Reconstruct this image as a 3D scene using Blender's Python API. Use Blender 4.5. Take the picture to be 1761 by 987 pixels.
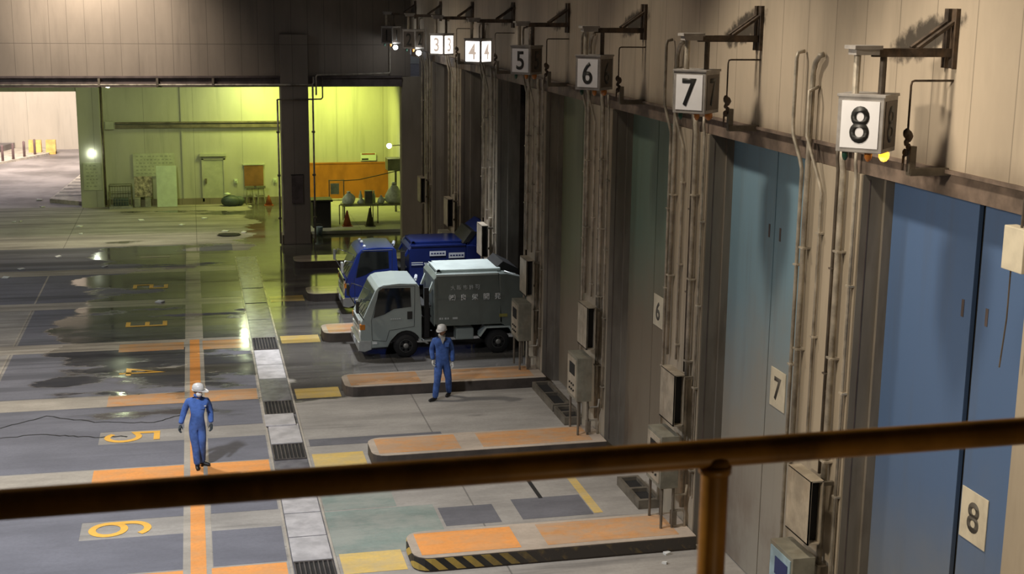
import bpy, bmesh, math, random
from mathutils import Vector, Matrix
S = bpy.context.scene
for o in list(bpy.data.objects): bpy.data.objects.remove(o, do_unlink=True)
random.seed(7)
PI = math.pi

# ------------------------------------------------------------------ camera
F, H = 2313.0, 9.0
Yc = Vector((324-880.5, -(-4-493.5), -F)).normalized()
Dn = Vector((751-880.5, -(11390-493.5), -F)).normalized()
Zc = -Dn; Zc = (Zc - Yc*Zc.dot(Yc)).normalized(); Xc = Yc.cross(Zc)
R = Matrix((Xc, Yc, Zc))
cd = bpy.data.cameras.new('camera'); cam = bpy.data.objects.new('camera', cd)
S.collection.objects.link(cam); S.camera = cam
cd.sensor_width = 36; cd.lens = F*36/1761; cd.clip_start = .05; cd.clip_end = 300
cam.matrix_world = Matrix.Translation((0, 0, H)) @ R.to_4x4()
cd.dof.use_dof = True; cd.dof.focus_distance = 26; cd.dof.aperture_fstop = 9

# ------------------------------------------------------------------ world, lights, exposure
S.view_settings.view_transform = 'Standard'; S.view_settings.look = 'None'
S.view_settings.exposure = 0; S.view_settings.gamma = 1
S.view_settings.use_curve_mapping = False
W = bpy.data.worlds.new('world'); S.world = W; W.use_nodes = True
W.node_tree.nodes['Background'].inputs[0].default_value = (.75, .8, 1, 1)
W.node_tree.nodes['Background'].inputs[1].default_value = .25

def lamp(name, loc, energy, col, size=1.0, target=None, kind='AREA', spot=None, blend=.5, sy=None):
    d = bpy.data.lights.new(name, kind); d.energy = energy; d.color = col
    if kind == 'AREA':
        d.size = size
        if sy: d.shape = 'RECTANGLE'; d.size_y = sy
    else: d.shadow_soft_size = size
    if kind == 'SPOT': d.spot_size = spot; d.spot_blend = blend
    o = bpy.data.objects.new(name, d); S.collection.objects.link(o); o.location = loc
    t = Vector(target) if target else Vector(loc)-Vector((0, 0, 1))
    o.rotation_euler = (t-Vector(loc)).to_track_quat('-Z', 'Y').to_euler()
    return o
WARM = (1, .87, .70); COOL = (.88, .92, 1.0); NEUT = (1, .93, .82)
def down(name, loc, e, col, half, size=.35, tgt=None, blend=.8):
    return lamp(name, loc, e, col, size, tgt or (loc[0], loc[1]+.01, 0), 'SPOT', 2*math.radians(half), blend)
down('hall_lamp_near', (-8, 9.5, 11.4), 5600, WARM, 40, .6, (8, 7.2, 5.6), .7)
for yb_, e_ in ((8.2, 800), (13.3, 1250), (18.45, 1050), (23.6, 330), (28.7, 130)):
    down('bay_lamp', (4.4, yb_, 11.75), e_, WARM, 45, .28, (7.4, yb_-.6, 3.6), .8)
down('hall_lamp_front', (-4.5, 17, 11.7), 7200, COOL, 58, .5, (-3.5, 20, 0))
down('hall_lamp_middle', (-4.5, 31, 11.7), 3600, NEUT, 50, .35, (-2.5, 29, 0))
down('hall_lamp_truck', (4.8, 35.6, 11.7), 8200, COOL, 27, .35, (4.9, 35.6, 0))
down('far_pillar_fill', (0, 38, 11.5), 1300, (1, .86, .68), 34, .4, (8, 42.5, 2.5), 1.)  # added fill that lifts the dark far pillars, not a hall fixture
down('hall_lamp_back', (-3.4, 47.2, 11.6), 3600, (1, .86, .70), 52, .35, (-3.4, 50.5, 8.4), 1.)
lamp('hall_lamp_left', (-9.5, 41, 11.2), 380, COOL, .8)
GRN = (.91, 1., .18)
lamp('alcove_lamp_left', (2.9, 59.0, 5.72), 150, GRN, .3, (2.7, 60.5, 2.0), sy=1.2)
lamp('alcove_lamp_right', (6.4, 58.6, 5.72), 215, GRN, .3, (6.2, 60.4, 2.0), sy=1.2)
lamp('alcove_fill_far_left', (-2.6, 51.8, 5.75), 150, (.90, 1, .50), .35, (-1.5, 60, 0))  # added fill softening the green on the alcove's left side
lamp('outside_flood', (-9, 74, 9.5), 2600, (1, .86, .70), 2.5, (-8, 82, 1))
lamp('outside_flood_high', (-14, 70, 9.5), 700, (.95, .9, 1), 3)

# ------------------------------------------------------------------ materials
def nodes(name):
    m = bpy.data.materials.new(name); m.use_nodes = True
    nt = m.node_tree; b = nt.nodes['Principled BSDF']
    return m, nt, b
class N:
    def __init__(s, nt): s.nt = nt; s.pos = None
    def n(s, t, **k):
        x = s.nt.nodes.new(t)
        for a, v in k.items(): setattr(x, a, v)
        return x
    def link(s, a, b): s.nt.links.new(a, b)
    def p(s):
        if not s.pos:
            g = s.n('ShaderNodeNewGeometry'); s.sep = s.n('ShaderNodeSeparateXYZ'); s.link(g.outputs['Position'], s.sep.inputs[0]); s.pos = g.outputs['Position']
            s.X, s.Y, s.Z = s.sep.outputs
        return s.pos
    def m(s, op, a, b=None, c=None, clamp=False):
        x = s.n('ShaderNodeMath', operation=op); x.use_clamp = clamp
        for i, v in enumerate((a, b, c)):
            if v is None: continue
            if isinstance(v, (int, float)): x.inputs[i].default_value = v
            else: s.link(v, x.inputs[i])
        return x.outputs[0]
    def noise(s, scale=(1, 1, 1), f=1.0, detail=4, rough=.6):
        s.p(); v = s.n('ShaderNodeVectorMath', operation='MULTIPLY'); s.link(s.pos, v.inputs[0]); v.inputs[1].default_value = scale
        x = s.n('ShaderNodeTexNoise'); x.inputs['Scale'].default_value = f; x.inputs['Detail'].default_value = detail; x.inputs['Roughness'].default_value = rough
        s.link(v.outputs[0], x.inputs['Vector']); return x.outputs['Fac']
    def rng(s, v, a, b, c=0., d=1.):
        x = s.n('ShaderNodeMapRange', interpolation_type='SMOOTHSTEP'); x.clamp = True
        s.link(v, x.inputs[0]); 
        for i, k in enumerate((a, b, c, d)): x.inputs[i+1].default_value = k
        return x.outputs[0]
    def mix(s, f, a, b, mode='MIX'):
        x = s.n('ShaderNodeMix', data_type='RGBA', blend_type=mode)
        if isinstance(f, (int, float)): x.inputs[0].default_value = f
        else: s.link(f, x.inputs[0])
        for i, v in ((6, a), (7, b)):
            if isinstance(v, tuple): x.inputs[i].default_value = (*v[:3], 1)
            else: s.link(v, x.inputs[i])
        return x.outputs[2]
    def seam(s, c, pitch, w=.02, off=0.):
        f = s.m('FRACT', s.m('DIVIDE', s.m('ADD', c, off), pitch))
        return s.m('LESS_THAN', s.m('ABSOLUTE', s.m('SUBTRACT', f, .5)), w/pitch/2)
    def bump(s, b, h, st=.3, d=.01):
        x = s.n('ShaderNodeBump'); x.inputs['Strength'].default_value = st; x.inputs['Distance'].default_value = d
        s.link(h, x.inputs['Height']); s.link(x.outputs[0], b.inputs['Normal'])
def mat(name, col, rough=.5, metal=0., var=.15, f=3., dirt=None, dirtamt=.4, spec=.5, streak=False):
    m, nt, b = nodes(name); k = N(nt)
    n1 = k.noise((1, 1, .15) if streak else (1, 1, 1), f)
    dark = tuple(c*(1-var*2) for c in col); lite = tuple(min(1, c*(1+var)) for c in col)
    c = k.mix(k.rng(n1, .3, .7), dark, lite)
    if dirt: c = k.mix(k.m('MULTIPLY', k.rng(k.noise((1, 1, .35), f*.7+1.3), .48, .72), dirtamt), c, dirt)
    k.link(c, b.inputs['Base Color'])
    b.inputs['Roughness'].default_value = rough; b.inputs['Metallic'].default_value = metal
    b.inputs['Specular IOR Level'].default_value = spec
    return m
def emis(name, col, st, base=(.8, .8, .8)):
    m, nt, b = nodes(name); b.inputs['Base Color'].default_value = (*base, 1)
    b.inputs['Emission Color'].default_value = (*col, 1); b.inputs['Emission Strength'].default_value = st
    return m
def wet_mask(k):
    k.p()
    n1 = k.noise((.16, .42, 1), 1.0, 5, .62)
    ramp = k.m('DIVIDE', k.m('SUBTRACT', k.Y, 31.5), 7.)
    ramp = k.m('MINIMUM', ramp, .42)
    side = k.m('ADD', k.rng(k.X, -5.6, -3.0, -1.9, 0.), k.m('MULTIPLY', k.rng(k.X, 1.6, 3.), k.rng(k.Y, 29.6, 32., 0., .8)))
    far = k.rng(k.Y, 47., 52., 0., -.75)
    v = k.m('ADD', k.m('ADD', k.m('ADD', k.m('MULTIPLY', k.m('SUBTRACT', n1, .5), 3.4), ramp), side), far)
    return k.rng(v, -.08, .12)
def floor_mat(name, col, var=.18, worn=None, wornamt=.5, joints=False, wetdark=.45, wf=2.2):
    m, nt, b = nodes(name); k = N(nt); w = wet_mask(k)
    n1 = k.noise((.5, 1, 1), 1.1, 6, .65); n2 = k.noise((1, 1, 1), 14., 3)
    c = k.mix(k.rng(n1, .3, .7), tuple(x*(1-var) for x in col), tuple(x*(1+var) for x in col))
    c = k.mix(k.m('MULTIPLY', k.rng(n2, .35, .75), .18), c, tuple(x*.5 for x in col))
    if worn:
        wn = k.rng(k.noise((.8, 1.3, 1), wf, 6, .7), .5-.25*wornamt, .72-.25*wornamt)
        if isinstance(worn, tuple): c = k.mix(k.m('MULTIPLY', wn, wornamt), c, worn)
    st = k.noise((.07, 1.5, 1), 1.0, 5, .7)
    am = k.rng(k.Y, 26., 36., .15, .75)
    c = k.mix(k.m('MULTIPLY', k.rng(st, .46, .62), am), c, tuple(x*.42 for x in col))
    if joints:
        j = k.m('MAXIMUM', k.seam(k.X, 4.75, .03, 2.4), k.seam(k.Y, 5.13, .025, 1.6))
        c = k.mix(k.m('MULTIPLY', j, .5), c, (.05, .045, .04))
        # tyre marks running out of the bays
        t = k.rng(k.noise((.12, 2.2, 1), 1.0, 3), .58, .75)
        c = k.mix(k.m('MULTIPLY', t, .45), c, (.08, .075, .07))
    dk = tuple(x*(1-wetdark) for x in (1, 1, 1))
    c = k.mix(w, c, k.mix(1., c, dk, 'MULTIPLY'))
    k.link(c, b.inputs['Base Color'])
    wr = k.rng(n1, .3, .7, .05, .17)
    r = k.n('ShaderNodeMix'); k.link(w, r.inputs[0]); r.inputs[2].default_value = .8; k.link(wr, r.inputs[3]); k.link(r.outputs[0], b.inputs['Roughness'])
    b.inputs['IOR'].default_value = 1.4
    hh = k.m('ADD', k.m('MULTIPLY', k.noise((1, 1, 1), 2.2, 3), .22), k.m('MULTIPLY', k.m('MULTIPLY', n2, k.m('SUBTRACT', 1., w)), .5))
    k.bump(b, hh, .22, .02)
    return m
def wall_mat(name, col, axis='Y', pitch=.8, hz=7.37, stain=False, var=.16):
    m, nt, b = nodes(name); k = N(nt); k.p()
    c0 = k.Y if axis == 'Y' else k.X
    n1 = k.noise((.6, .6, .22), 1.2, 6, .6); n2 = k.noise((3., 3., .25), 1.2, 4)
    c = k.mix(k.rng(n1, .3, .7), tuple(x*(1-var) for x in col), tuple(x*(1+var*.6) for x in col))
    c = k.mix(k.m('MULTIPLY', k.rng(n2, .5, .8), .35), c, tuple(x*.45 for x in col))
    fl = k.n('ShaderNodeTexWhiteNoise', noise_dimensions='1D'); k.link(k.m('FLOOR', k.m('DIVIDE', c0, pitch)), fl.inputs['W'])
    c = k.mix(k.m('MULTIPLY', fl.outputs['Value'], .22), c, tuple(x*.6 for x in col))
    s = k.seam(c0, pitch, .018, pitch/2)
    if hz: s = k.m('MAXIMUM', s, k.m('LESS_THAN', k.m('ABSOLUTE', k.m('SUBTRACT', k.Z, hz)), .012))
    c = k.mix(k.m('MULTIPLY', s, .55), c, tuple(x*.25 for x in col))
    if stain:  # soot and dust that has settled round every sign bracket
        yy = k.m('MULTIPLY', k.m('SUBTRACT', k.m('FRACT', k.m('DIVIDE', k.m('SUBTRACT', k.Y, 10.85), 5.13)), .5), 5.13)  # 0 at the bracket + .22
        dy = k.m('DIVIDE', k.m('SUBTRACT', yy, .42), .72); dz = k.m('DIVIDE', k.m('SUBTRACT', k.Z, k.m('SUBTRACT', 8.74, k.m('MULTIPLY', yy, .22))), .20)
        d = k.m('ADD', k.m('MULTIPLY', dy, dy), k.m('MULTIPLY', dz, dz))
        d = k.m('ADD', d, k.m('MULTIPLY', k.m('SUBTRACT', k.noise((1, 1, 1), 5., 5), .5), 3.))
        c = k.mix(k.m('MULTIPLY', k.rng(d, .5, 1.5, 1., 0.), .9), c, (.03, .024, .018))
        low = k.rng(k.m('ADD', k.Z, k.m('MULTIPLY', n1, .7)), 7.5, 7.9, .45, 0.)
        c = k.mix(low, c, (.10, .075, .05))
    k.link(c, b.inputs['Base Color']); b.inputs['Roughness'].default_value = .8
    k.bump(b, k.m('SUBTRACT', n1, s), .3, .01)
    return m
def door_mat(name, top, low, z0, z1):
    m, nt, b = nodes(name); k = N(nt); k.p()
    n1 = k.noise((1, .7, .5), .9, 6, .65); n2 = k.noise((1, 3, .2), 1.3, 4)
    h = k.m('ADD', k.Z, k.m('MULTIPLY', k.m('SUBTRACT', n1, .5), 3.))
    c = k.mix(k.rng(h, z0, z1), low, top)
    c = k.mix(k.m('MULTIPLY', k.rng(n2, .5, .8), .28), c, tuple(x*.5 for x in low))
    lowd = k.rng(k.m('ADD', k.Z, k.m('MULTIPLY', n2, 2.)), 1.6, 3.2, .5, 0.)
    c = k.mix(k.m('MULTIPLY', lowd, k.rng(n1, .4, .65)), c, (.12, .07, .045))
    k.link(c, b.inputs['Base Color']); b.inputs['Roughness'].default_value = .55
    return m
def hazard_mat(name):
    m, nt, b = nodes(name); k = N(nt); k.p()
    st = k.m('GREATER_THAN', k.m('FRACT', k.m('DIVIDE', k.m('ADD', k.m('ADD', k.X, k.m('MULTIPLY', k.Y, .6)), k.m('MULTIPLY', k.Z, 1.1)), .30)), .5)
    c = k.mix(st, (.50, .34, .07), (.02, .018, .015))
    wear = k.m('ADD', k.rng(k.X, 3.6, 5.6), k.m('MULTIPLY', k.m('SUBTRACT', k.noise((1, 1, 1), 5.), .5), 1.3), clamp=True)
    c = k.mix(wear, c, (.06, .05, .04)); k.link(c, b.inputs['Base Color']); b.inputs['Roughness'].default_value = .7
    return m

M = dict(
 concrete=floor_mat('concrete_floor', (.37, .34, .30), joints=True, wetdark=.72),
 strip=floor_mat('pale_strip', (.44, .39, .32), wetdark=.15),
 asphalt=floor_mat('asphalt', (.185, .183, .205), var=.12, wetdark=.62),
 patch=floor_mat('dark_patch', (.16, .155, .165), var=.2),
 green=floor_mat('green_coating', (.24, .29, .25), worn=(.40, .38, .33), wornamt=.5, wf=1.0),
 orange=floor_mat('orange_paint', (.90, .37, .10), var=.08, worn=(.55, .36, .2), wornamt=.35, wetdark=.2),
 orangeworn=floor_mat('worn_orange_paint', (.66, .33, .13), var=.1, worn=(.45, .37, .28), wornamt=.55, wetdark=.2),
 yellow=floor_mat('yellow_paint', (.72, .50, .15), var=.1, worn=(.5, .42, .28), wornamt=.45, wetdark=.2),
 numyellow=floor_mat('number_paint', (.95, .52, .09), var=.05, wetdark=.1),
 island=floor_mat('island_top', (.50, .41, .32), wetdark=.2),
 islandside=mat('island_side', (.07, .055, .045), .7),
 hazard=hazard_mat('hazard'),
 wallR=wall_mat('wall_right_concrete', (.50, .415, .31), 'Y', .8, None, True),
 wallB=wall_mat('wall_back_concrete', (.25, .21, .17), 'X', .6, 7.37),
 wallG=wall_mat('alcove_wall_paint', (.50, .50, .42), 'X', 2.1, None, var=.1),
 wallO=wall_mat('outside_wall', (.60, .54, .46), 'X', 3.2, 4.1, var=.08),
 pillar=wall_mat('pillar_concrete', (.42, .355, .265), 'Y', 7., None),
 reveal=mat('reveal_shaded', (.22, .195, .16), .65, 0, .2, 1.5, (.1, .08, .06), .5, streak=True),  # pillar's near side face, its shade put into a darker colour
 beam=mat('beam_paint', (.11, .085, .08), .6, 0, .2, 2),
 lintel=mat('lintel', (.17, .125, .095), .7, 0, .25, 2.5),
 ceil=mat('ceiling_concrete', (.10, .09, .08), .9),
 dark=mat('dark_interior', (.045, .037, .03), .9),
 road=mat('outside_road', (.30, .27, .27), .6, 0, .25, .35),
 pipe=mat('galvanised_pipe', (.46, .41, .33), .5, .25, .2, 4, (.10, .08, .06), .6),
 pipedk=mat('dark_pipe', (.13, .105, .08), .6, .2, .2, 4),
 steeldk=mat('bracket_steel', (.085, .062, .045), .7, .2, .3, 6, (.2, .12, .06), .4),
 boxm=mat('cabinet_paint', (.42, .36, .27), .5, .1, .15, 3, (.2, .14, .09), .5),
 panelm=mat('panel_paint', (.25, .235, .18), .5, .1, .15, 3, (.2, .14, .09), .5),
 blueface=mat('panel_face', (.30, .42, .48), .4),
 hole=mat('black_recess', (.01, .009, .008), .8),
 signbox=mat('sign_housing', (.33, .31, .29), .5, .2, .12, 5),
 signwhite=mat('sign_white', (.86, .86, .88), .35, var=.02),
 signdim=mat('sign_shaded_face', (.10, .08, .065), .5, var=.1),  # side faces darkened in colour for their shade; also the far dark signs
 signon=emis('sign_lit', (1, .93, .86), 3.2), 
 black=mat('black_paint', (.025, .025, .022), .5, var=.05),
 digitbloom=emis('digit_bloom_glow', (1, .8, .65), .55, (.05, .05, .05)),  # faint glow given to dark digits to imitate bloom from the lit face
 platew=mat('plate_cream', (.66, .60, .46), .5, 0, .06, 4, (.3, .24, .16), .25),
 platedig=mat('plate_digit', (.10, .09, .075), .6),
 amberon=emis('amber_lamp_lit', (1, .42, .01), 3.), amberoff=mat('amber_lamp_off', (.45, .16, .03), .3), greenoff=mat('green_lamp', (.02, .08, .05), .3),
 workbulb=emis('work_lamp_lit', (.88, 1, .62), 260.), bulb=emis('white_lamp', (.93, .97, 1), 60.), bulbg=emis('small_lamp', (.95, 1, .8), 14.),
 rail=mat('rail_yellow_paint', (.50, .235, .035), .42, 0, .15, 9, (.10, .05, .02), .6),
 balc=mat('gallery_concrete', (.12, .11, .10), .9),
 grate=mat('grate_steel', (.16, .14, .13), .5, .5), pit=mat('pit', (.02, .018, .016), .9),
 cover=mat('cover_plate', (.56, .53, .52), .5, .1, .12, 3), coverdk=mat('cover_plate_dark', (.22, .21, .22), .22, .1, .15, 3),
 tgrey=mat('truck_grey_green', (.17, .195, .175), .32, .1, .06, 1.5, (.10, .10, .085), .3), tgreyl=mat('truck_pale_lit_top', (.50, .56, .52), .35, 0, .06, 2),  # light on the body's top put into colour; also plain pale grey mudguard
 tcab=mat('truck_cab_paint', (.31, .35, .325), .28, .0, .04, 1.5),
 tblue=mat('truck_blue', (.012, .028, .16), .25, .0, .08, 2), tblued=mat('truck_blue_dark', (.010, .020, .11), .28, 0, .08, 2),
 chrome=mat('chrome', (.75, .76, .74), .18, .9, .05), silver=mat('silver_trim', (.55, .57, .55), .3, .5, .08),
 glass=mat('tinted_glass', (.012, .014, .013), .06, 0, .1, 3, spec=.8), wind=mat('windscreen', (.05, .06, .05), .05, 0, .1, 3, spec=.9),
 rubber=mat('tyre_rubber', (.015, .014, .013), .8), hub=mat('wheel_hub', (.32, .31, .28), .45, .4, .15, 8), chassis=mat('chassis', (.014, .013, .012), .7),
 lens=mat('headlight_lens', (.85, .87, .85), .12, .3, .02), amberl=mat('indicator_lens', (.6, .2, .02), .3), redl=mat('tail_lens', (.35, .02, .01), .3),
 white=mat('white_lettering', (.85, .87, .85), .5, var=.03), fadew=mat('faded_lettering', (.55, .57, .55), .5, var=.05), yell=mat('faded_yellow', (.30, .27, .07), .5),
 labelw=mat('label_white', (.60, .63, .66), .5, var=.05),
 cloth=mat('blue_coverall', (.075, .16, .46), .85, 0, .18, 7), clothd=mat('blue_coverall_b', (.06, .13, .39), .85, 0, .2, 7),
 skin=mat('skin', (.42, .24, .16), .6, var=.05), helmet=mat('helmet_white', (.72, .70, .66), .35, var=.03), maskw=mat('mask_white', (.78, .76, .72), .8, var=.03),
 shoe=mat('boot_black', (.018, .015, .014), .5), gloved=mat('glove_dark', (.05, .06, .06), .8), glovew=mat('glove_white', (.72, .70, .64), .8), scarf=mat('towel', (.5, .48, .42), .9),
 hair=mat('hair', (.01, .009, .008), .7),
 board=mat('notice_board', (.55, .58, .44), .6, var=.08), boardp=mat('pale_sheet', (.62, .72, .58), .5, var=.05), poster=mat('poster_print', (.50, .44, .34), .7, 0, .35, 7), ink=mat('faded_ink', (.40, .43, .33), .7),
 brown=mat('brown_board', (.24, .11, .04), .6, 0, .15, 1.5), orangew=mat('orange_panelling', (.42, .15, .02), .5, 0, .1, .8, (.25, .09, .015), .6),
 gpaint=mat('door_green_paint', (.46, .48, .38), .5, var=.06), cage=mat('cage_wire', (.18, .18, .13), .6, .3), block=mat('concrete_block', (.34, .34, .31), .85),
 bagm=mat('plastic_bag', (.84, .88, .78), .35, 0, .15, 5), bagdk=mat('teal_sack', (.06, .085, .09), .5, 0, .2, 4), bagy=mat('yellow_bag', (.62, .62, .12), .4),
 bin=mat('black_bin', (.018, .016, .014), .5), bucket=mat('pale_blue_bucket', (.28, .36, .46), .5), coneo=mat('cone_orange', (.32, .085, .03), .6), coned=mat('cone_dark', (.09, .08, .04), .6),
 wood=mat('table_top', (.30, .30, .20), .5), bollard=mat('bollard', (.20, .13, .13), .6), barry=mat('barrier_yellow', (.85, .55, .16), .5), slabw=mat('outside_slab', (.62, .56, .48), .7), grooved=mat('kerb_groove', (.36, .33, .29), .8),
 paper=mat('paper_litter', (.85, .85, .80), .7), tray=mat('channel_steel', (.17, .145, .11), .6, .2, .2, 3),
)

# ------------------------------------------------------------------ mesh helpers
WL = {}
class MB:
    def __init__(s): s.b = bmesh.new()
    def box(s, x0, x1, y0, y1, z0, z1, bev=0., rz=0, c=None):
        vs = [s.b.verts.new((x, y, z)) for z in (z0, z1) for y in (y0, y1) for x in (x0, x1)]
        fs = [s.b.faces.new([vs[i] for i in q]) for q in ((0, 2, 3, 1), (4, 5, 7, 6), (0, 1, 5, 4), (2, 6, 7, 3), (0, 4, 6, 2), (1, 3, 7, 5))]
        if rz:
            c = c or ((x0+x1)/2, (y0+y1)/2, 0)
            bmesh.ops.rotate(s.b, verts=vs, cent=c, matrix=Matrix.Rotation(rz, 3, 'Z'))
        if bev:
            es = list({e for f in fs for e in f.edges})
            bmesh.ops.bevel(s.b, geom=es, offset=bev, segments=2, affect='EDGES', profile=.6)
        return s
    def prism(s, pts, axis, a, b_, bev=0.):
        """pts 2D polygon extruded between a and b_ along axis (x,y,z)."""
        def mk(p, t): return {'x': (t, p[0], p[1]), 'y': (p[0], t, p[1]), 'z': (p[0], p[1], t)}[axis]
        A = [s.b.verts.new(mk(p, a)) for p in pts]; B = [s.b.verts.new(mk(p, b_)) for p in pts]
        n = len(pts); fs = [s.b.faces.new(A), s.b.faces.new(B[::-1])]
        fs += [s.b.faces.new((A[i], B[i], B[(i+1) % n], A[(i+1) % n])) for i in range(n)]
        if bev:
            es = list({e for f in fs[:2] for e in f.edges})
            bmesh.ops.bevel(s.b, geom=es, offset=bev, segments=2, affect='EDGES', profile=.6)
        bmesh.ops.recalc_face_normals(s.b, faces=s.b.faces)
        return s
    def tube(s, path, r, n=10, cap=True):
        P = [Vector(p) for p in path]; rings = []; rs = r if isinstance(r, (list, tuple)) else [r]*len(P)
        up = None
        for i, p in enumerate(P):
            d = ((P[min(i+1, len(P)-1)]-p).normalized() + (p-P[max(i-1, 0)]).normalized()).normalized()
            if up is None or abs(up.dot(d)) > .95:
                up = Vector((0, 0, 1)) if abs(d.z) < .9 else Vector((0, 1, 0))
            u = (up-d*up.dot(d)).normalized(); v = d.cross(u); up = u
            rings.append([s.b.verts.new(p+(u*math.cos(a)+v*math.sin(a))*rs[i]) for a in [2*PI*j/n for j in range(n)]])
        for A, B in zip(rings, rings[1:]):
            for j in range(n): s.b.faces.new((A[j], A[(j+1) % n], B[(j+1) % n], B[j]))
        if cap: s.b.faces.new(rings[0][::-1]); s.b.faces.new(rings[-1])
        return s
    def lathe(s, prof, c, n=20, axis='z', cap=True):
        rings = []
        for r, t in prof:
            ring = []
            for j in range(n):
                a = 2*PI*j/n; q = (r*math.cos(a), r*math.sin(a))
                v = {'z': (q[0], q[1], t), 'y': (q[0], t, q[1]), 'x': (t, q[0], q[1])}[axis]
                ring.append(s.b.verts.new(Vector(v)+Vector(c)))
            rings.append(ring)
        for A, B in zip(rings, rings[1:]):
            for j in range(n): s.b.faces.new((A[j], A[(j+1) % n], B[(j+1) % n], B[j]))
        if cap: s.b.faces.new(rings[0]); s.b.faces.new(rings[-1])
        bmesh.ops.recalc_face_normals(s.b, faces=s.b.faces)
        return s
    def ball(s, c, r, sc=(1, 1, 1), n=12, jit=0):
        g = bmesh.ops.create_uvsphere(s.b, u_segments=n, v_segments=max(6, n*2//3), radius=1)
        for v in g['verts']:
            k = 1+random.uniform(-jit, jit)
            v.co = Vector((v.co.x*sc[0]*r*k, v.co.y*sc[1]*r*k, v.co.z*sc[2]*r*k))+Vector(c)
        return s
    def ribbon(s, path, w, z, thick=.003, closed=False):
        """flat painted stroke on the ground along a 2D path"""
        P = [Vector(p) for p in path]; n = len(P); L = []; Rr = []
        for i, p in enumerate(P):
            a = P[(i-1) % n] if (closed or i > 0) else p; c = P[(i+1) % n] if (closed or i < n-1) else p
            d1 = (p-a).normalized() if (p-a).length > 1e-6 else (c-p).normalized(); d2 = (c-p).normalized() if (c-p).length > 1e-6 else d1
            t = (d1+d2).normalized(); nn = Vector((-t.y, t.x)); k = w/2/max(.5, nn.dot(Vector((-d1.y, d1.x))))
            L.append(s.b.verts.new((*(p+nn*k), z))); Rr.append(s.b.verts.new((*(p-nn*k), z)))
        for i in range(n if closed else n-1):
            j = (i+1) % n; s.b.faces.new((L[i], Rr[i], Rr[j], L[j]))
        bmesh.ops.recalc_face_normals(s.b, faces=s.b.faces)
        for f in s.b.faces:
            if f.normal.z < 0: f.normal_flip()
        return s
def reg(o, L): WL[o.name] = Vector(L)
def ob(name, mb, m, parent=None, smooth=False, label=None):
    me = bpy.data.meshes.new(name); b = mb.b
    if parent is not None:
        bmesh.ops.translate(b, verts=b.verts, vec=-WL[parent.name])
    if not name.startswith(('painted_number', 'dried')): bmesh.ops.recalc_face_normals(b, faces=b.faces)
    b.to_mesh(me); b.free()
    me.materials.append(M[m] if isinstance(m, str) else m)
    if smooth:
        for p in me.polygons: p.use_smooth = True
    o = bpy.data.objects.new(name, me); S.collection.objects.link(o)
    if parent is not None: o.parent = parent; WL[o.name] = WL[parent.name]
    else: WL[o.name] = Vector((0, 0, 0))
    if label: o['label'] = label
    return o
def thing(name, label, cat, loc, group=None):
    o = bpy.data.objects.new(name, None); S.collection.objects.link(o); o.location = loc; o.empty_display_size = .2
    o['label'] = label; o['category'] = cat
    if group: o['group'] = group
    WL[o.name] = Vector(loc); return o
def tag(o, label, cat, group=None):
    o['label'] = label; o['category'] = cat
    if group: o['group'] = group
    # put the origin at the mesh's base
    me = o.data; 
    if len(me.vertices):
        xs = [v.co for v in me.vertices]
        c = Vector(((min(v.x for v in xs)+max(v.x for v in xs))/2, (min(v.y for v in xs)+max(v.y for v in xs))/2, min(v.z for v in xs)))
        me.transform(Matrix.Translation(-c)); o.location = c; WL[o.name] = c
    return o
def struct(name, mb, m, label=None, parent=None):
    o = ob(name, mb, m, parent)
    if parent is None: o['kind'] = 'structure'
    if label: o['label'] = label
    return o
_dg = None
def text_mb(s, size, origin, xdir, ydir, extr=.004, off=0., center=True, sx=1.):
    cu = bpy.data.curves.new('t', 'FONT'); cu.body = s; cu.size = 1; cu.offset = off; cu.resolution_u = 4
    cu.align_x = 'CENTER' if center else 'LEFT'; cu.align_y = 'CENTER' if center else 'BOTTOM'
    o = bpy.data.objects.new('t', cu); S.collection.objects.link(o)
    dg = bpy.context.evaluated_depsgraph_get(); me = bpy.data.meshes.new_from_object(o.evaluated_get(dg))
    bpy.data.objects.remove(o); bpy.data.curves.remove(cu)
    ys = [v.co.y for v in me.vertices]; xs = [v.co.x for v in me.vertices]
    mb = MB(); 
    if not ys: return mb
    mb.b.from_mesh(me); bpy.data.meshes.remove(me)
    cx, cy, hh = (min(xs)+max(xs))/2, (min(ys)+max(ys))/2, max(ys)-min(ys)
    k = size/hh if center else size
    X = Vector(xdir); Y = Vector(ydir); Z = X.cross(Y); O = Vector(origin)
    for v in mb.b.verts:
        a, b_ = ((v.co.x-cx)*k*sx, (v.co.y-cy)*k) if center else (v.co.x*k*sx, v.co.y*k)
        v.co = O+X*a+Y*b_
    r = bmesh.ops.extrude_face_region(mb.b, geom=list(mb.b.faces))
    bmesh.ops.translate(mb.b, verts=[g for g in r['geom'] if isinstance(g, bmesh.types.BMVert)], vec=Z*extr)
    bmesh.ops.recalc_face_normals(mb.b, faces=mb.b.faces)
    return mb
def arc(cx, cy, rx, ry, a0, a1, n=12):
    return [(cx+rx*math.cos(math.radians(a0+(a1-a0)*i/n)), cy+ry*math.sin(math.radians(a0+(a1-a0)*i/n))) for i in range(n+1)]

P0, PP = 15.05, 5.13          # near edge of the pillar beyond door 8, bay pitch
XW, XD = 8.0, 8.42            # wall face, door face
YB = 50.5                     # back wall
NUMW = {8: 'eight', 7: 'seven', 6: 'six', 5: 'five', 4: 'four', 3: 'three', 2: 'two', 1: 'one'}
def pil_y(b): return P0+PP*(8-b)       # near edge of the pillar at the far side of bay b

# ================================================================== SETTING
fl = struct('floor', MB().box(-16, 11.5, -6, 61.0, -.3, 0), 'concrete')
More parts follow.
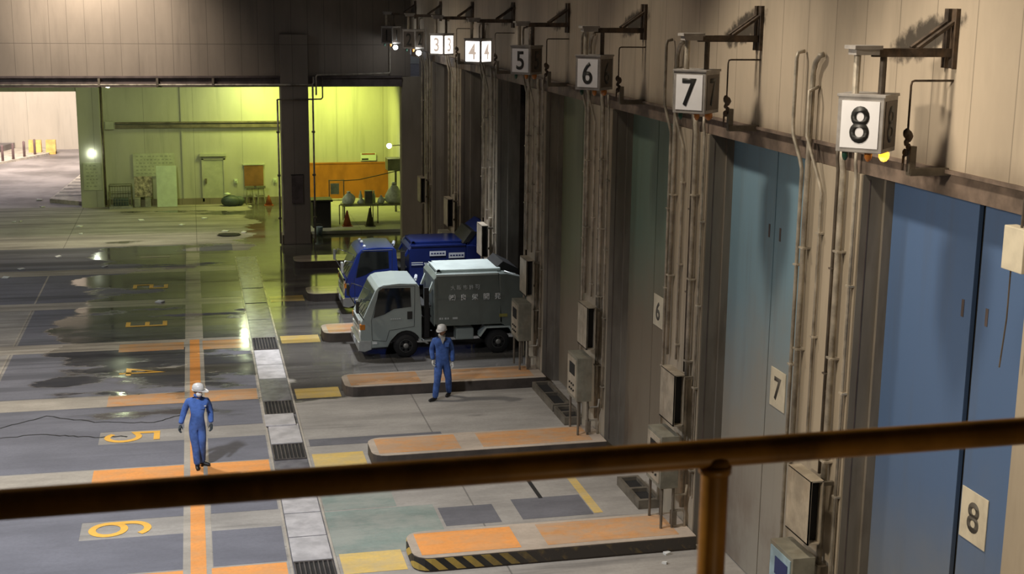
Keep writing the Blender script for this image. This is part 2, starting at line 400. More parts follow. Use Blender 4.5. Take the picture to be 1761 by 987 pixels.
# --- lanes painted on the floor
asp = []
def panel(x0, x1, y0, y1, m='asphalt', name='asphalt_panel', z=.003):
    return ob(name, MB().box(x0, x1, y0, y1, z-.0015, z), m, fl)
for b in range(1, 9):
    ns = 22.82+PP*(6-b)                    # centre of the number strip
    lo, hi = ns-1.93, ns+2.27              # lane between two separator bands
    h = .41
    xl = -14.0 if b > 4 else (-4.7 if b in (3, 4) else -7.5)
    for (y0, y1) in ((lo, ns-h), (ns+h, hi)):
        if y1 > 51 or y0 < 8: continue
        panel(xl, -.42, y0, y1); panel(.06, 1.24, y0, y1)
    if ns < 51: panel(xl, -2.14, ns-h, ns+h)
    sb = ns+2.7                            # separator band centre, beyond the lane
    if sb < 48: panel(-14, 1.24, sb-.44, sb+.44, 'strip', 'separator_band')
    if b >= 5 or b == 9:
        panel(-2.12, -.42, sb-.43, sb+.43, 'orange' if b in (6, 7, 8) else 'orangeworn', 'painted_stripe', .006)
        panel(.03, 1.22, sb-.43, sb+.43, 'orange' if b in (6, 7, 8) else 'orangeworn', 'painted_stripe', .006)
panel(.03, 1.22, 35.0, 35.95, 'orangeworn', 'painted_stripe', .006); panel(-2.1, -.45, 35.1, 35.9, 'orangeworn', 'painted_stripe', .0055)
panel(-.42, .05, 6, 49, 'strip', 'lane_divider', .0045)
ob('painted_stripe', MB().box(-.30, -.05, 6, 36.1, .005, .0065), 'orange', fl)
ob('boundary_line', MB().box(-4.825, -4.775, 29.5, 46, .003, .0045), 'strip', fl)
# floor numerals, read from the right: up is +X, right is -Y
def floor_num(b):
    y = 22.82+PP*(6-b); x0 = -1.98; g = []
    w, h = .60, 1.0
    if b == 6: g = [(arc(.0, .30, .27, .27, 0, 360, 24)[:-1], True), ([(-.27, .30)]+[(-.27, .55)]+arc(.02, .66, .29, .30, 180, 35, 10), False)]
    if b == 5: g = [([(.27, 1.), (-.24, 1.), (-.26, .56), (-.05, .64)]+arc(.0, .32, .28, .32, 80, -140, 14), False)]
    if b == 4: g = [([(.10, 0), (.10, 1.0), (-.28, .22), (.30, .22)], False)]
    if b == 3: g = [([(-.26, 1.), (.26, 1.), (.26, .0), (-.26, 0)], False), ([(-.2, .52), (.24, .52)], False)]
    if b == 2: g = [([(-.26, .95), (.26, .95), (.26, .5), (-.26, .5), (-.26, 0), (.26, 0)], False)]
    if b == 1: g = [([(0, 0), (0, 1.)], False)]
    mb = MB()
    for q_, (path, cl) in enumerate(g): mb.ribbon([(x0+v, y-u) for u, v in path], .125, .0075+.0012*q_, closed=cl)
    ob('painted_number', mb, 'numyellow' if b > 1 else 'strip', fl, label='yellow number %s painted on the floor' % NUMW[b])
for b in range(1, 7): floor_num(b)
# right-hand aprons
panel(4.06, 5.06, 21.82, 22.70, 'patch', 'dark_patch'); panel(5.45, 6.76, 21.85, 22.85, 'patch', 'dark_patch')
panel(2.0, 4.0, 20.9, 22.9, 'green', 'green_patch'); panel(2.05, 3.35, 22.95, 24.6, 'green', 'green_patch')
panel(6.78, 6.95, 21.9, 24.6, 'yellow', 'yellow_line', .004); panel(5.98, 6.06, 22.8, 24.4, 'pit', 'floor_joint', .004)
panel(2.1, 4.9, 26.6, 27.05, 'patch', 'dark_patch', .004); panel(4.9, 6.4, 26.55, 26.8, 'patch', 'dark_patch', .004)
panel(4.0, 6.6, 18.3, 19.1, 'patch', 'dark_patch')
for k, m_ in zip((20.55, 25.68, 30.45, 35.65, 40.8), ('yellow',)*5):
    ob('yellow_marker', MB().box(2.09, 3.12, k-.40, k+.42, .003, .0045), m_, fl)
random.seed(11)
for pts in ([(0, 737), (80, 716), (175, 727), (265, 726), (320, 712)], [(0, 754), (80, 747), (142, 752), (230, 751)]):
    W3 = []
    for (ax, ay), (bx, by) in zip(pts, pts[1:]):
        for q_ in range(8):
            px, py = ax+(bx-ax)*q_/8, ay+(by-ay)*q_/8
            d_ = R @ Vector((px-880.5, -(py-493.5), -F)); k_ = -H/d_.z; W3.append((d_.x*k_, d_.y*k_+random.uniform(-.05, .05)))
    ob('dried_water_line', MB().ribbon(W3, .045, .0055), 'pit', fl)
# kerbed drain channel the covers sit in
gut = ob('drain_channel', MB().box(1.27, 1.31, 6, 48, .001, .012).box(1.99, 2.03, 6, 48, .001, .012), 'strip', fl)
ob('channel_floor', MB().box(1.31, 1.99, 6, 48, .001, .003), 'coverdk', fl)

# right wall
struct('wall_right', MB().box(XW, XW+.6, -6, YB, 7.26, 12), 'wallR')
lint = struct('beam_lintel', MB().box(XW+.03, XW+.6, -6, YB, 6.97, 7.255).box(XW-.05, XW+.03, -6, YB, 7.225, 7.265), 'lintel')
for b in range(9, 0, -1):
    y = pil_y(b)
    if y > YB-.5: y1 = YB
    y1 = min(y+1.62, YB)
    if y < YB: 
        p = struct('pillar_right', MB().box(XW, XW+.62, y+.02, y1, 0, 6.965), 'pillar')
        ob('shaded_reveal', MB().box(XW+.015, XW+.62, y, y+.018, 0, 6.96), 'reveal', p)
        ob('shaded_reveal', MB().box(XW+.30, XW+.62, y-.05, y, 0, 6.96), 'reveal', p)
        ob('rivet_strip', MB().box(XW+.10, XW+.115, y-.004, y, .2, 6.9), 'beam', p)
struct('wall_behind_bays', MB().box(11.4, 11.6, -6, YB, 0, 12).box(XW+.62, 11.5, 31.6, 31.9, 0, 7.3).box(XW+.62, 11.5, 41.0, 41.3, 0, 7.3).box(XW+.6, 11.5, 30, 42, 7.26, 7.4), 'dark')
# back wall, beam and column
wb = struct('wall_back', MB().box(-16, 8.0, YB, YB+.5, 6.22, 12), 'wallB')
struct('beam_back', MB().box(-16, 7.66, YB-.12, YB+.5, 5.84, 6.22).box(-16, 7.66, YB-.20, YB-.0, 6.17, 6.24), 'beam')
struct('column_back', MB().box(3.16, 4.16, YB-.30, YB+.6, 0, 7.74, .02).box(3.10, 4.22, YB-.24, YB+.55, 0, .35), 'wallB')
struct('wall_corner', MB().box(7.66, 8.6, YB, YB+.5, 0, 6.2), 'pillar')
struct('ceiling', MB().box(-16, 11.6, -6, YB+.5, 12, 12.3), 'ceil')
struct('wall_left', MB().box(-16.3, -16, -6, YB+11, 0, 12), 'wallB')
struct('wall_front', MB().box(-16, 11.6, -6.3, -6, 0, 12), 'ceil')
# alcove behind
struct('wall_alcove_back', MB().box(-4.85, 11, 61.0, 61.4, 0, 6.6).box(-16, -4.85, 61.0, 61.4, 5.0, 6.6).box(-4.85, -3.9, 60.8, 61.0, 0, 5.9).box(-.52, -.44, 60.955, 61.0, 0, 5.9), 'wallG')
struct('ceiling_alcove', MB().box(-16, 11, YB+.5, 61.4, 5.95, 6.2), 'ceil')
struct('wall_alcove_right', MB().box(8.6, 8.9, YB+.3, 61, 0, 6), 'wallG')
struct('floor_platform', MB().box(4.22, 8.6, 52.2, 61.0, 0, .14, .02), 'wallG')
struct('wall_orange_panelling', MB().box(4.3, 8.6, 60.92, 61.0, .14, 1.72).box(4.3, 8.6, 60.90, 61.0, 1.72, 1.78), 'orangew')
struct('trim_1', MB().box(-4.85, 4.5, 60.93, 61.0, 0, .28), 'wallB')
# outside, through the left opening
struct('road_outside', MB().box(-45, 3, 61.0, 120, -.35, -.02), 'road')
struct('wall_outside', MB().box(-45, 5, 85, 85.5, -.1, 11), 'wallO')
struct('wall_outside_right', MB().box(-4.85, -4.5, 61.4, 72.5, 0, 8), 'wallO')
struct('kerb_outside_slab', MB().prism([(-20, 66), (-10.6, 77.2), (-8.2, 81.9), (-8.2, 84.98), (-20, 84.98)], 'z', -.02, .10), 'slabw')
struct('kerb_outside_raised', MB().prism([(-20, 72), (-11.6, 80.2), (-10.4, 84.9), (-20, 84.9)], 'z', .10, .42), 'road')
kw = MB().prism([(-6.35, 62.6), (-4.9, 61.5), (-4.9, 72.2), (-5.6, 72.2)], 'z', -.02, .16)
k1 = struct('kerb_outside', kw, 'slabw')
g = MB()
for i in range(7):
    y = 63.3+i*1.15; g.box(-6.2+i*.09, -4.95, y, y+.42, .16, .166)
ob('kerb_grooves', g, 'grooved', k1)

# gallery the photographer stands on
struct('floor_gallery', MB().box(-8, XW, -6, 1.96, 7.15, 7.38).box(-8, XW, 1.9, 2.06, 7.15, 7.44), 'balc')
struct('ceiling_light_block', MB().box(-8, XW, -6, 3.0, 11.1, 11.3), 'balc')  # unseen slab put in to block the ceiling lights above the rail

# ================================================================== DOORS
DM = {9: door_mat('door_blue_near', (.10, .165, .30), (.22, .23, .22), -1., 2.6),
      8: door_mat('door_blue', (.085, .15, .29), (.19, .20, .20), .5, 4.2),
      7: door_mat('door_pale_blue', (.20, .33, .42), (.30, .275, .23), 2.0, 5.2),
      6: door_mat('door_green', (.15, .22, .17), (.20, .165, .12), 2.6, 5.6),
      5: door_mat('door_olive', (.20, .22, .13), (.22, .18, .13), 1.6, 4.2),
      2: door_mat('door_brown', (.10, .08, .06), (.10, .08, .06), 1.6, 4.2), 1: door_mat('door_brown_far', (.10, .08, .06), (.10, .08, .06), 1.6, 4.2)}
SEAM = {9: 8.0, 8: 13.07, 7: 18.45, 6: 23.75, 5: 28.75, 2: 43.7, 1: 48.6}
for b in (9, 8, 7, 6, 5, 2, 1):
    y0, y1 = pil_y(b)-PP+1.62, pil_y(b)
    s = SEAM[b]; gp = .06 if b == 8 else .014
    d = struct('door_%d' % b, MB().box(XD+.07, XD+.11, y0, y1, .02, 7.0), 'hole', 'shutter doors of bay %s' % NUMW.get(b, 'nine'))
    for (a, c) in ((y0-.1, s-gp), (s+gp, y1+.1)):
        lf = ob('door_leaf', MB().box(XD, XD+.06, a, c, .02, 7.05, .006), DM[b], d)
        if b in (8, 7):
            hy = s-gp-.22 if a < s-1 and c < s else s+gp+.14
            ob('recessed_handle', MB().box(XD-.006, XD, hy, hy+.05, 5.56, 5.76), 'beam', lf)
    if b in (8, 7, 6):
        py = {8: 12.72, 7: 18.02, 6: 23.42}[b]; pz = {8: 3.36, 7: 3.34, 6: 3.32}[b]
        pl = ob('number_plate', MB().box(XD-.014, XD-.001, py-.26, py+.26, pz-.30, pz+.30, .005), 'platew', d)
        ob('numeral', text_mb(str(b), .36, (XD-.014, py, pz), (0, -1, 0), (0, 0, 1), .004, .02), 'platedig', pl)

# ================================================================== ISLANDS
def island(k, yc, label, colA, colB):
    y0, y1 = yc-.56, yc+.56; x0, x1 = 3.2, 7.98
    r = .28
    pts = [(x1, y0), (x1, y1)]+[(x0+r+r*math.cos(math.radians(a)), y1-r+r*math.sin(math.radians(a))) for a in (90, 112, 135, 158, 180)]+[(x0+r+r*math.cos(math.radians(a)), y0+r+r*math.sin(math.radians(a))) for a in (180, 202, 225, 248, 270)]
    t = thing('kerb_island', label, 'kerb island', (x0+2, yc, 0), 'raised islands between the bays')
    ob('body', MB().prism(pts, 'z', .0, .235), 'islandside', t)
    ob('top_slab', MB().prism(pts, 'z', .235, .25, .004), 'island', t)
    hp = [(x+(-.008 if x < x1 else 0), y+(.008 if y > yc else -.008)) for x, y in pts]
    if k == 0: ob('hazard_band', MB().prism(hp, 'z', .03, .225), 'hazard', t)
    if colA: ob('orange_panel', MB().box(x0+.14, 4.99, y0+.12, y1-.10, .25, .2535), colA, t)
    if colB: ob('orange_panel', MB().box(5.44, 7.72, y0+.12, y1-.10, .25, .2535), colB, t, label='fainter orange panel')
isl = [(20.52, 'front island with bright orange top and striped end, bottom of the view', 'orange', 'orangeworn'),
       (25.60, 'orange topped island partly hidden behind the yellow handrail', 'orangeworn', 'orangeworn'),
       (30.50, 'long worn island behind the walking worker, beside the grey truck', 'orangeworn', 'orangeworn'),
       (35.70, 'worn island showing its end between the grey and blue trucks', 'orangeworn', None),
       (40.75, 'dull island end just beyond the front of the blue truck', None, None),
       (46.0, 'farthest dull island, near the foot of the back column', None, None)]
for i, (yc, lb, a, c) in enumerate(isl): island(i, yc, lb, a, c)

# ================================================================== DRAIN COVERS AND GRATES
def grate(y0, y1, label):
    t = thing('drain_grate', label, 'drain grate', (1.65, (y0+y1)/2, .003), 'steel grates in the floor drain')
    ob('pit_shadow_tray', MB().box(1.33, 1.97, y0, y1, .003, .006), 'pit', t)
    ob('frame', MB().box(1.33, 1.97, y0, y0+.03, .006, .03).box(1.33, 1.97, y1-.03, y1, .006, .03), 'grate', t)
    g = MB(); n = 9
    for i in range(n):
        x = 1.345+(.61)*(i/(n-1)); g.box(x-.012, x+.012, y0+.03, y1-.03, .006, .028)
    ob('bars', g, 'grate', t)
def cover(y0, y1, label, m='cover', z=.02, sh=0, z0=.003):
    mb = MB().box(1.33+sh, 1.97+sh, y0, y1, z0, z, .006)
    tag(ob('drain_cover', mb, m), label, 'drain cover', 'plates over the floor drain')
grate(19.4, 20.75, 'drain grate at the bottom edge, below the pale plates')
cover(20.8, 21.8, 'pale steel drain plate just above the lowest grate')
cover(21.84, 22.9, 'second pale drain plate above the lowest grate')
cover(22.94, 24.0, 'third pale drain plate, touching the underside of the handrail', 'cover')
cover(24.05, 25.75, 'grey drain plate mostly hidden behind the handrail', 'coverdk')
grate(25.85, 26.8, 'drain grate just above the handrail, below the loose pale plate')
cover(26.85, 28.1, 'lower half of the loose pale plate pair between two grates', 'cover', .03, 0)
cover(28.0, 28.8, 'raised upper pale plate lapping over the lower one between two grates', 'cover', .06, -.05, .031)
grate(28.9, 29.9, 'drain grate above the loose pale plates, level with the yellow marker')
cover(29.95, 31.8, 'dark wet drain plate above the third grate', 'coverdk')
cover(31.84, 33.1, 'whitish drain plate beyond the dark wet plate', 'cover')
cover(33.14, 34.6, 'bright whitish drain plate nearest the far grate', 'cover')
grate(34.65, 35.9, 'farthest drain grate, beside the bright lamp reflection')
for y0, l in ((35.95, 'wet plate just beyond the farthest grate'), (38.1, 'wet plate with green reflection, middle of the far drain'), (40.3, 'wet drain plate reflecting the green alcove'), (42.5, 'farthest visible drain plate, near the back column')):
    cover(y0, y0+2.1, l, 'coverdk')

# ================================================================== SIGNS
def sign(b):
    cx, cy = 7.09, 13.32+PP*(8-b); zb, zt = 7.46, 8.06; hw = .25
    nw = NUMW[b]; lit = b in (3, 4)
    lb = {8: 'large hanging sign box with number eight and lit amber lamp', 7: 'hanging sign box with number seven on wall bracket', 6: 'hanging sign box with number six and dark side face',
          5: 'unlit sign box with number five beside the glowing signs', 4: 'glowing white sign box, nearer of the two fully lit ones', 3: 'glowing white sign box, farther of the two fully lit ones',
          2: 'small far sign with number two above a glaring lamp', 1: 'farthest sign with number one above a glaring lamp'}[b]
    t = thing('bay_number_sign', lb, 'sign', (cx, cy, zb), 'numbered bay signs on the right wall')
    bx = MB().box(cx-hw, cx+hw, cy-hw, cy+hw, zb, zt, .008, PI/4, (cx, cy, 0))
    bo = ob('sign_box', bx, 'signbox', t)
    ob('box_cap', MB().box(cx-hw-.012, cx+hw+.012, cy-hw-.012, cy+hw+.012, zt-.01, zt+.02, .004, PI/4, (cx, cy, 0)), 'signbox', bo)
    q = math.sqrt(.5)
    for i, n in enumerate((Vector((-q, -q, 0)), Vector((q, -q, 0)))):
        r = Vector((0, 0, 1)).cross(n); c = Vector((cx, cy, (zb+zt)/2))+n*(hw+.002)
        mb = MB(); a, h = .205, .25
        pts = [c-r*a-Vector((0, 0, h)), c+r*a-Vector((0, 0, h)), c+r*a+Vector((0, 0, h)), c-r*a+Vector((0, 0, h))]
        f1 = [mb.b.verts.new(p) for p in pts]; f2 = [mb.b.verts.new(p+n*.006) for p in pts]
        mb.b.faces.new(f1[::-1]); mb.b.faces.new(f2)
        for j in range(4): mb.b.faces.new((f1[j], f1[(j+1) % 4], f2[(j+1) % 4], f2[j]))
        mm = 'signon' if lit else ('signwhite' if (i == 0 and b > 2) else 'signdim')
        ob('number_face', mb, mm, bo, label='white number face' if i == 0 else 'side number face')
        ob('numeral', text_mb(str(b), .395, c+n*.008, r, (0, 0, 1), .003, .014, True, .84), 'digitbloom' if lit else 'black', bo)
    # posts, boom, brace
    for (px, py) in ((cx-.17, cy-.02), (cx+.12, cy-.05)):
        ob('post', MB().tube([(px, py, zt+.02), (px, py, 8.50)], .038), 'pipe' if px < cx else 'pipedk', t)
    yb = cy-.12
    ob('boom', MB().box(cx-.05, XW, yb-.035, yb+.035, 8.47, 8.56).box(cx+.25, XW, yb+.10, yb+.15, 8.50, 8.56), 'steeldk', t)
    ob('end_plate', MB().box(cx-.30, cx+.02, yb-.09, yb+.16, 8.55, 8.59).box(cx-.27, cx-.0, yb-.06, yb+.12, 8.49, 8.55), 'signbox', t)
    for dy in (-.02, .12):
        p0, p1 = Vector((7.55, yb+dy, 8.56)), Vector((XW-.01, yb+dy, 8.86))
        ob('brace', MB().tube([p0, p1], .028, 6), 'steeldk', t)
    ob('wall_bracket', MB().box(XW-.05, XW, yb-.07, yb+.02, 8.35, 8.98).box(XW-.05, XW, yb+.09, yb+.17, 8.35, 8.98), 'steeldk', t)
    if b >= 5 or b in (1, 2):
        for j, (dx, dy, mm, s) in enumerate(((-.22, .03, 'greenoff', .035), (-.03, -.13, 'amberoff', .042), (.14, -.16, 'amberon' if b == 8 else 'amberoff', .058))):
            if b <= 2 and j == 2: continue
            L = ob('indicator_lamp', MB().lathe([(s*.9, 0), (s, -.02), (s*.95, -.06), (s*.55, -.095), (.005, -.105)], (cx+dx, cy+dy, zb), 12), mm, t, True, {2: 'lit amber lamp' if b == 8 else None}.get(j))
    if b in (1, 2):
        ob('lamp', MB().ball((cx+.12, cy-.30, zb-.13), .085), 'bulb', t, True, 'glaring white lamp')
    if b <= 4 and b > 2:
        pass
for b in range(8, 0, -1): sign(b)

# ================================================================== DROP RODS AND STOP ARMS BY EACH SIGN
for b in range(8, 2, -1):
    y = 13.17+PP*(8-b); x = 7.50
    t = thing('drop_rod', 'thin dark drop rod with hook beside sign number %s' % NUMW[b], 'rod', (XW, y, 7.28), 'drop rods on the right wall')
    ob('rod', MB().tube([(XW, y, 8.22), (x+.04, y, 8.22), (x+.01, y, 8.21), (x, y, 8.17), (x, y, 7.66)], .012, 8), 'steeldk', t)
    c = MB()
    for i, (r, dz) in enumerate(((.045, 0), (.05, .035), (.03, .10), (.032, .15), (.036, .21))): c.ball((x+(.018 if i % 2 else -.012), y, 7.66-dz), r, (1, .7, 1.25), 7, .12)
    c.tube([(x-.03, y, 7.42), (x-.035, y, 7.26)], .014, 6)
    ob('hook_chain', c, 'steeldk', t, True)
    ob('stop_arm', MB().box(x+.03, x+.10, y-.04, y+.04, 7.22, 7.52).box(x+.04, XW+.05, y-.05, y+.05, 7.20, 7.28), 'tray', t)

# ================================================================== PIPES ON PILLARS
PIPES = [  # y offset from pillar near edge, radius, x centre, z bottom, upper path kind, material
    (1.52, .026, 7.91, .25, 'loop', 'pipe', 'farthest'), (1.36, .036, 7.92, 3.0, 'high', 'pipe', 'second farthest'), (.98, .022, 7.95, 3.0, 'diag', 'pipe', 'middle'),
    (.56, .022, 7.95, 2.9, 'sign', 'pipedk', 'third from the door edge'), (.36, .040, 7.92, .55, 'sign2', 'pipe', 'thick second from the door edge'), (.07, .022, 7.95, .85, 'sign3', 'pipe', 'thin nearest the door edge')]
for b in range(8, 0, -1):
    y0 = pil_y(b)
    if y0 > YB-1: continue
    for (dy, r, x, zb, kind, mm, word) in PIPES:
        if b < 4 and kind in ('high',): continue
        y = y0+dy
        if kind == 'loop': path = [(x, y, zb), (x, y, 6.85), (x-.03, y+.0, 6.97), (x-.05, y+.22, 7.30), (x-.05, y+.24, 7.45), (x-.05, y+.24, 8.30), (x-.03, y+.24, 8.38), (XW-.03, y+.24, 8.40)]
        elif kind == 'high': path = [(x, y, zb), (x, y, 8.05), (x, y, 8.15), (x, y-.05, 8.27), (x, y-.16, 8.36), (XW-.04, y-.2, 8.38)]
        elif kind == 'diag': path = [(x, y, zb), (x, y, 6.6), (x-.02, y+.03, 6.72), (x-.11, y+.30, 7.32), (x-.11, y+.30, 7.9), (XW-.03, y+.30, 7.96)]
        else:
            e = {'sign': -1.90, 'sign2': -1.72, 'sign3': -1.50}[kind]
            sy = 13.32+PP*(8-b); sx = 7.09+{'sign': -.1, 'sign2': .0, 'sign3': .1}[kind]
            path = [(x, y, zb), (x, y, 6.45), (x-.02, y-.02, 6.62), (x-.25, y-.25, 7.02), (x-.30, y-.4, 7.12), (sx+.1, sy+.25, 7.22), (sx, sy+.1, 7.30), (sx, sy+.08, 7.46)] if False else [(x, y, zb), (x, y, 6.95), (x-.02, y, 7.1), (x-.02, y, 7.24)]
        t = thing('conduit_pipe', '%s conduit pipe on the pillar behind sign number %s' % (word, NUMW[b]), 'pipe', (x, y, zb), 'conduit pipes on the bay pillars')
        ob('pipe', MB().tube(path, r, 10), mm, t, True)
        for i, z in enumerate((5.55, 4.15, 2.75, 1.3)):
            z += .13*((PIPES.index((dy, r, x, zb, kind, mm, word))*7) % 5)
            if z < zb+.1 or (b < 4 and i % 2): continue
            ob('clamp', MB().box(x-r-.008, XW-.001, y-r-.025, y+r+.025, z-.012, z+.012), 'pipe' if mm == 'pipe' else 'pipedk', t)
# ================================================================== ELECTRICAL BOXES
for b in range(8, 0, -1):
    y0 = pil_y(b)
    if y0 > YB-1: continue
    w = NUMW[b]
    t = thing('switch_cabinet', 'tall open sided cabinet on the pillar behind sign number %s' % w, 'cabinet', (7.72, y0+.45, 2.08), 'tall cabinets on the pillars')
    ya, yb_ = y0+.12, y0+.80
    ob('housing', MB().box(7.62, 7.635, ya, yb_, 2.08, 2.96).box(7.635, 7.80, yb_-.02, yb_, 2.08, 2.96).box(7.62, 7.80, ya, yb_, 2.945, 2.965).box(7.62, 7.80, ya, yb_, 2.08, 2.10).box(7.785, 7.80, ya, yb_, 2.08, 2.96).box(7.62, 7.64, ya, ya+.02, 2.08, 2.96), 'boxm', t)
    ob('inside', MB().box(7.65, 7.78, ya+.10, yb_-.03, 2.12, 2.92), 'hole', t)
    ob('mounting_bar', MB().box(7.80, XW, ya+.1, ya+.15, 2.85, 2.9), 'tray', t); ob('mounting_bar', MB().box(7.80, XW, yb_-.15, yb_-.1, 2.2, 2.25), 'tray', t)
    if b >= 3:
        c = thing('control_panel', 'control panel on legs under the cabinet, pillar behind sign number %s' % w, 'control panel', (7.6, y0+.5, 0), 'control panels at the pillars')
        pa, pb = y0+.14, y0+.86
        hs = ob('housing', MB().box(7.44, 7.76, pa, pb, .98, 1.90, .008), 'panelm', c)
        ob('front_plate', MB().box(7.425, 7.44, pa+.05, pb-.05, 1.06, 1.84), 'blueface' if b == 8 else 'boxm', c)
        ob('display', MB().box(7.415, 7.425, pa+.12, pb-.22, 1.50, 1.74), 'hole' if b != 8 else 'tblued', c)
        kb = MB()
        for i in range(3):
            for j in range(2): kb.lathe([(.022, 7.40), (.022, 7.425)], (0, pa+.18+i*.14, 1.18+j*.12), 8, 'x')
        ob('push_buttons', kb, 'redl' if b == 8 else 'black', c)
        for yy in (pa+.06, pb-.06):
            for xx in (7.50, 7.70): ob('leg', MB().tube([(xx, yy, .0 if b == 8 else .25), (xx, yy, .99)], .025, 8), 'tray', c)
        u = thing('bent_pipe', 'small bent water pipe at the foot of the pillar behind sign %s' % w, 'pipe', (7.93, y0+.15, .25), 'bent pipes at pillar feet')
        ob('pipe', MB().tube([(7.93, y0+.22, .17), (7.93, y0+.22, .50), (7.90, y0+.22, .55), (7.74, y0+.22, .55), (7.70, y0+.22, .60), (7.70, y0+.22, .78), (7.74, y0+.22, .83), (7.93, y0+.22, .83), (7.95, y0+.22, 1.0)], .024, 8), 'pipe', u, True)
        ob('valve', MB().box(7.68, 7.77, y0+.17, y0+.27, .30, .55), 'tray', u)
# channel trays on the floor at the wall
for (b, y, l) in ((6, 27.4, 'upper'), (6, 28.9, 'farther')):
    pass
def tray(y0, y1, label):
    t = thing('steel_channel', label, 'channel', (7.9, (y0+y1)/2, 0), 'steel channels along the wall foot')
    ob('frame', MB().box(7.62, 7.68, y0, y1, 0, .17).box(7.98, 8.04, y0, y1, 0, .17).box(7.68, 7.98, y0, y0+.08, 0, .17).box(7.68, 7.98, y1-.08, y1, 0, .17).box(7.68, 7.98, (y0+y1)/2-.04, (y0+y1)/2+.04, 0, .17), 'tray', t)
    ob('tray_bottom', MB().box(7.68, 7.98, y0+.08, y1-.08, .0, .10), 'pit', t)
tray(27.95, 29.85, 'long steel floor channel at the wall, right of the walking worker')
tray(26.95, 27.85, 'short steel floor channel beside the legs of the panel under sign six')
tray(21.9, 23.2, 'steel floor channel seen just under the handrail near pillar seven')

# pendant switch at the right edge
t = thing('pendant_switch', 'cream pendant switch box with thin cord at the right edge', 'switch', (7.72, 11.33, 6.5))
ob('box', MB().box(7.66, 7.80, 11.16, 11.50, 6.50, 6.93, .01), 'platew', t)
ob('cord', MB().tube([(7.72, 11.42, 6.5), (7.73, 11.43, 6.0), (7.71, 11.45, 5.5)], .008, 6), 'pipedk', t)
ob('mount', MB().tube([(7.72, 11.3, 6.93), (7.72, 11.3, 7.2), (7.95, 11.3, 7.24)], .015, 6), 'pipedk', t)

# ================================================================== PIPE RUNS ON THE BACK WALL
t = thing('pipe_run', 'long horizontal pipe along the dark beam over the openings', 'pipe', (-6, YB-.2, 5.95))
ob('pipe', MB().tube([(-16, YB-.27, 5.93), (3.1, YB-.27, 5.93), (3.16, YB-.36, 5.93), (4.3, YB-.36, 5.93), (4.35, YB-.3, 6.0), (4.35, YB-.3, 6.22)], .035, 8), 'pipe', t, True)
for x in (-3.2, -1.2, .75): ob('clamp', MB().box(x-.04, x+.04, YB-.31, YB-.121, 5.88, 6.16), 'tray', t)
t = thing('pipe_run', 'pipe with elbow climbing the wall above the right opening', 'pipe', (5.8, YB-.2, 6.3))
ob('pipe', MB().tube([(4.45, YB-.28, 5.55), (4.45, YB-.28, 6.22), (4.5, YB-.28, 6.28), (7.15, YB-.28, 6.34), (7.2, YB-.26, 6.4), (7.2, YB-.1, 8.2)], .03, 8), 'pipe', t, True)
ob('pipe_loop', MB().tube([(3.02, YB-.38, 5.4), (4.2, YB-.38, 5.4), (4.62, YB-.3, 5.4), (4.68, YB-.3, 5.46), (4.68, YB-.3, 6.2)], .026, 8), 'pipedk', t, True)
for (x, z1, l) in ((3.03, 5.4, 'vertical pipe down the left side of the dark column'), (4.32, 5.9, 'vertical pipe down the right side of the dark column')):
    t = thing('down_pipe', l, 'pipe', (x, YB-.3, 0))
    ob('pipe', MB().tube([(x, YB-.33, .05), (x, YB-.33, z1)], .034, 8), 'pipe', t, True)
    for z in (1., 2.6, 4.2): ob('clamp', MB().box(x-.06, x+.06, YB-.37, YB-.2, z-.03, z+.03), 'tray', t)
t = thing('access_plate', 'dark rectangular access plate on the column', 'plate', (3.68, YB-.31, 1.55))
ob('plate', MB().box(3.48, 3.90, YB-.325, YB-.30, 1.55, 2.6), 'beam', t)
ob('plate_rim', MB().box(3.46, 3.92, YB-.33, YB-.30, 2.6, 2.63), 'hole', t)
# alcove wall services
t = thing('cable_tray', 'horizontal cable duct across the green alcove wall', 'cable duct', (0, 60.9, 3.4))
ob('duct', MB().box(-3.3, 4.3, 60.82, 60.99, 3.42, 3.56).box(-3.3, 4.3, 60.80, 60.99, 3.62, 3.68), 'tray', t)
ob('junction_box', MB().box(-3.72, -3.35, 60.76, 60.99, 3.38, 3.72, .01), 'gpaint', t)
t = thing('down_pipe', 'dark pipe down the left edge of the green alcove wall', 'pipe', (-3.8, 60.7, 0))
ob('pipe', MB().tube([(-3.82, 60.72, .1), (-3.82, 60.72, 5.9)], .05, 8), 'pipedk', t, True)
for (x, y, z, l) in ((1.9, 59.2, 5.72, 'bright work lamp under the alcove ceiling left of the column'), (-2.95, 51.15, 5.84, 'bright work lamp tucked behind the beam near the small door')):
    t = thing('work_lamp', l, 'lamp', (x, y, z))
    ob('lamp_bulb', MB().ball((x, y, z), .10, (1.2, 1, .6)), 'workbulb', t, True); ob('lamp_hood', MB().lathe([(.16, .03), (.10, .10), (.03, .11)], (x, y, z), 12), 'tray', t, True); ob('stem', MB().tube([(x, y, z+.10), (x, y, 5.96)] , .02, 6), 'tray', t)
t = thing('wall_lamp', 'round white lamp glowing on the end pier by the ramp', 'lamp', (-4.32, 60.75, 2.3))
ob('bulb', MB().ball((-4.32, 60.7, 2.35), .13), 'bulbg', t, True); ob('base_plate', MB().lathe([(.1, 60.75), (.1, 60.8)], (-4.32, 0, 2.35), 12, 'y'), 'gpaint', t)
t = thing('wall_lamp', 'small white lamp glowing at the right end of the yellow alcove', 'lamp', (8.35, 58, 3.0))
ob('bulb', MB().ball((8.1, 57, 2.92), .11), 'bulbg', t, True); ob('arm', MB().tube([(8.1, 57, 2.92), (8.6, 57, 2.95)], .02, 6), 'tray', t)

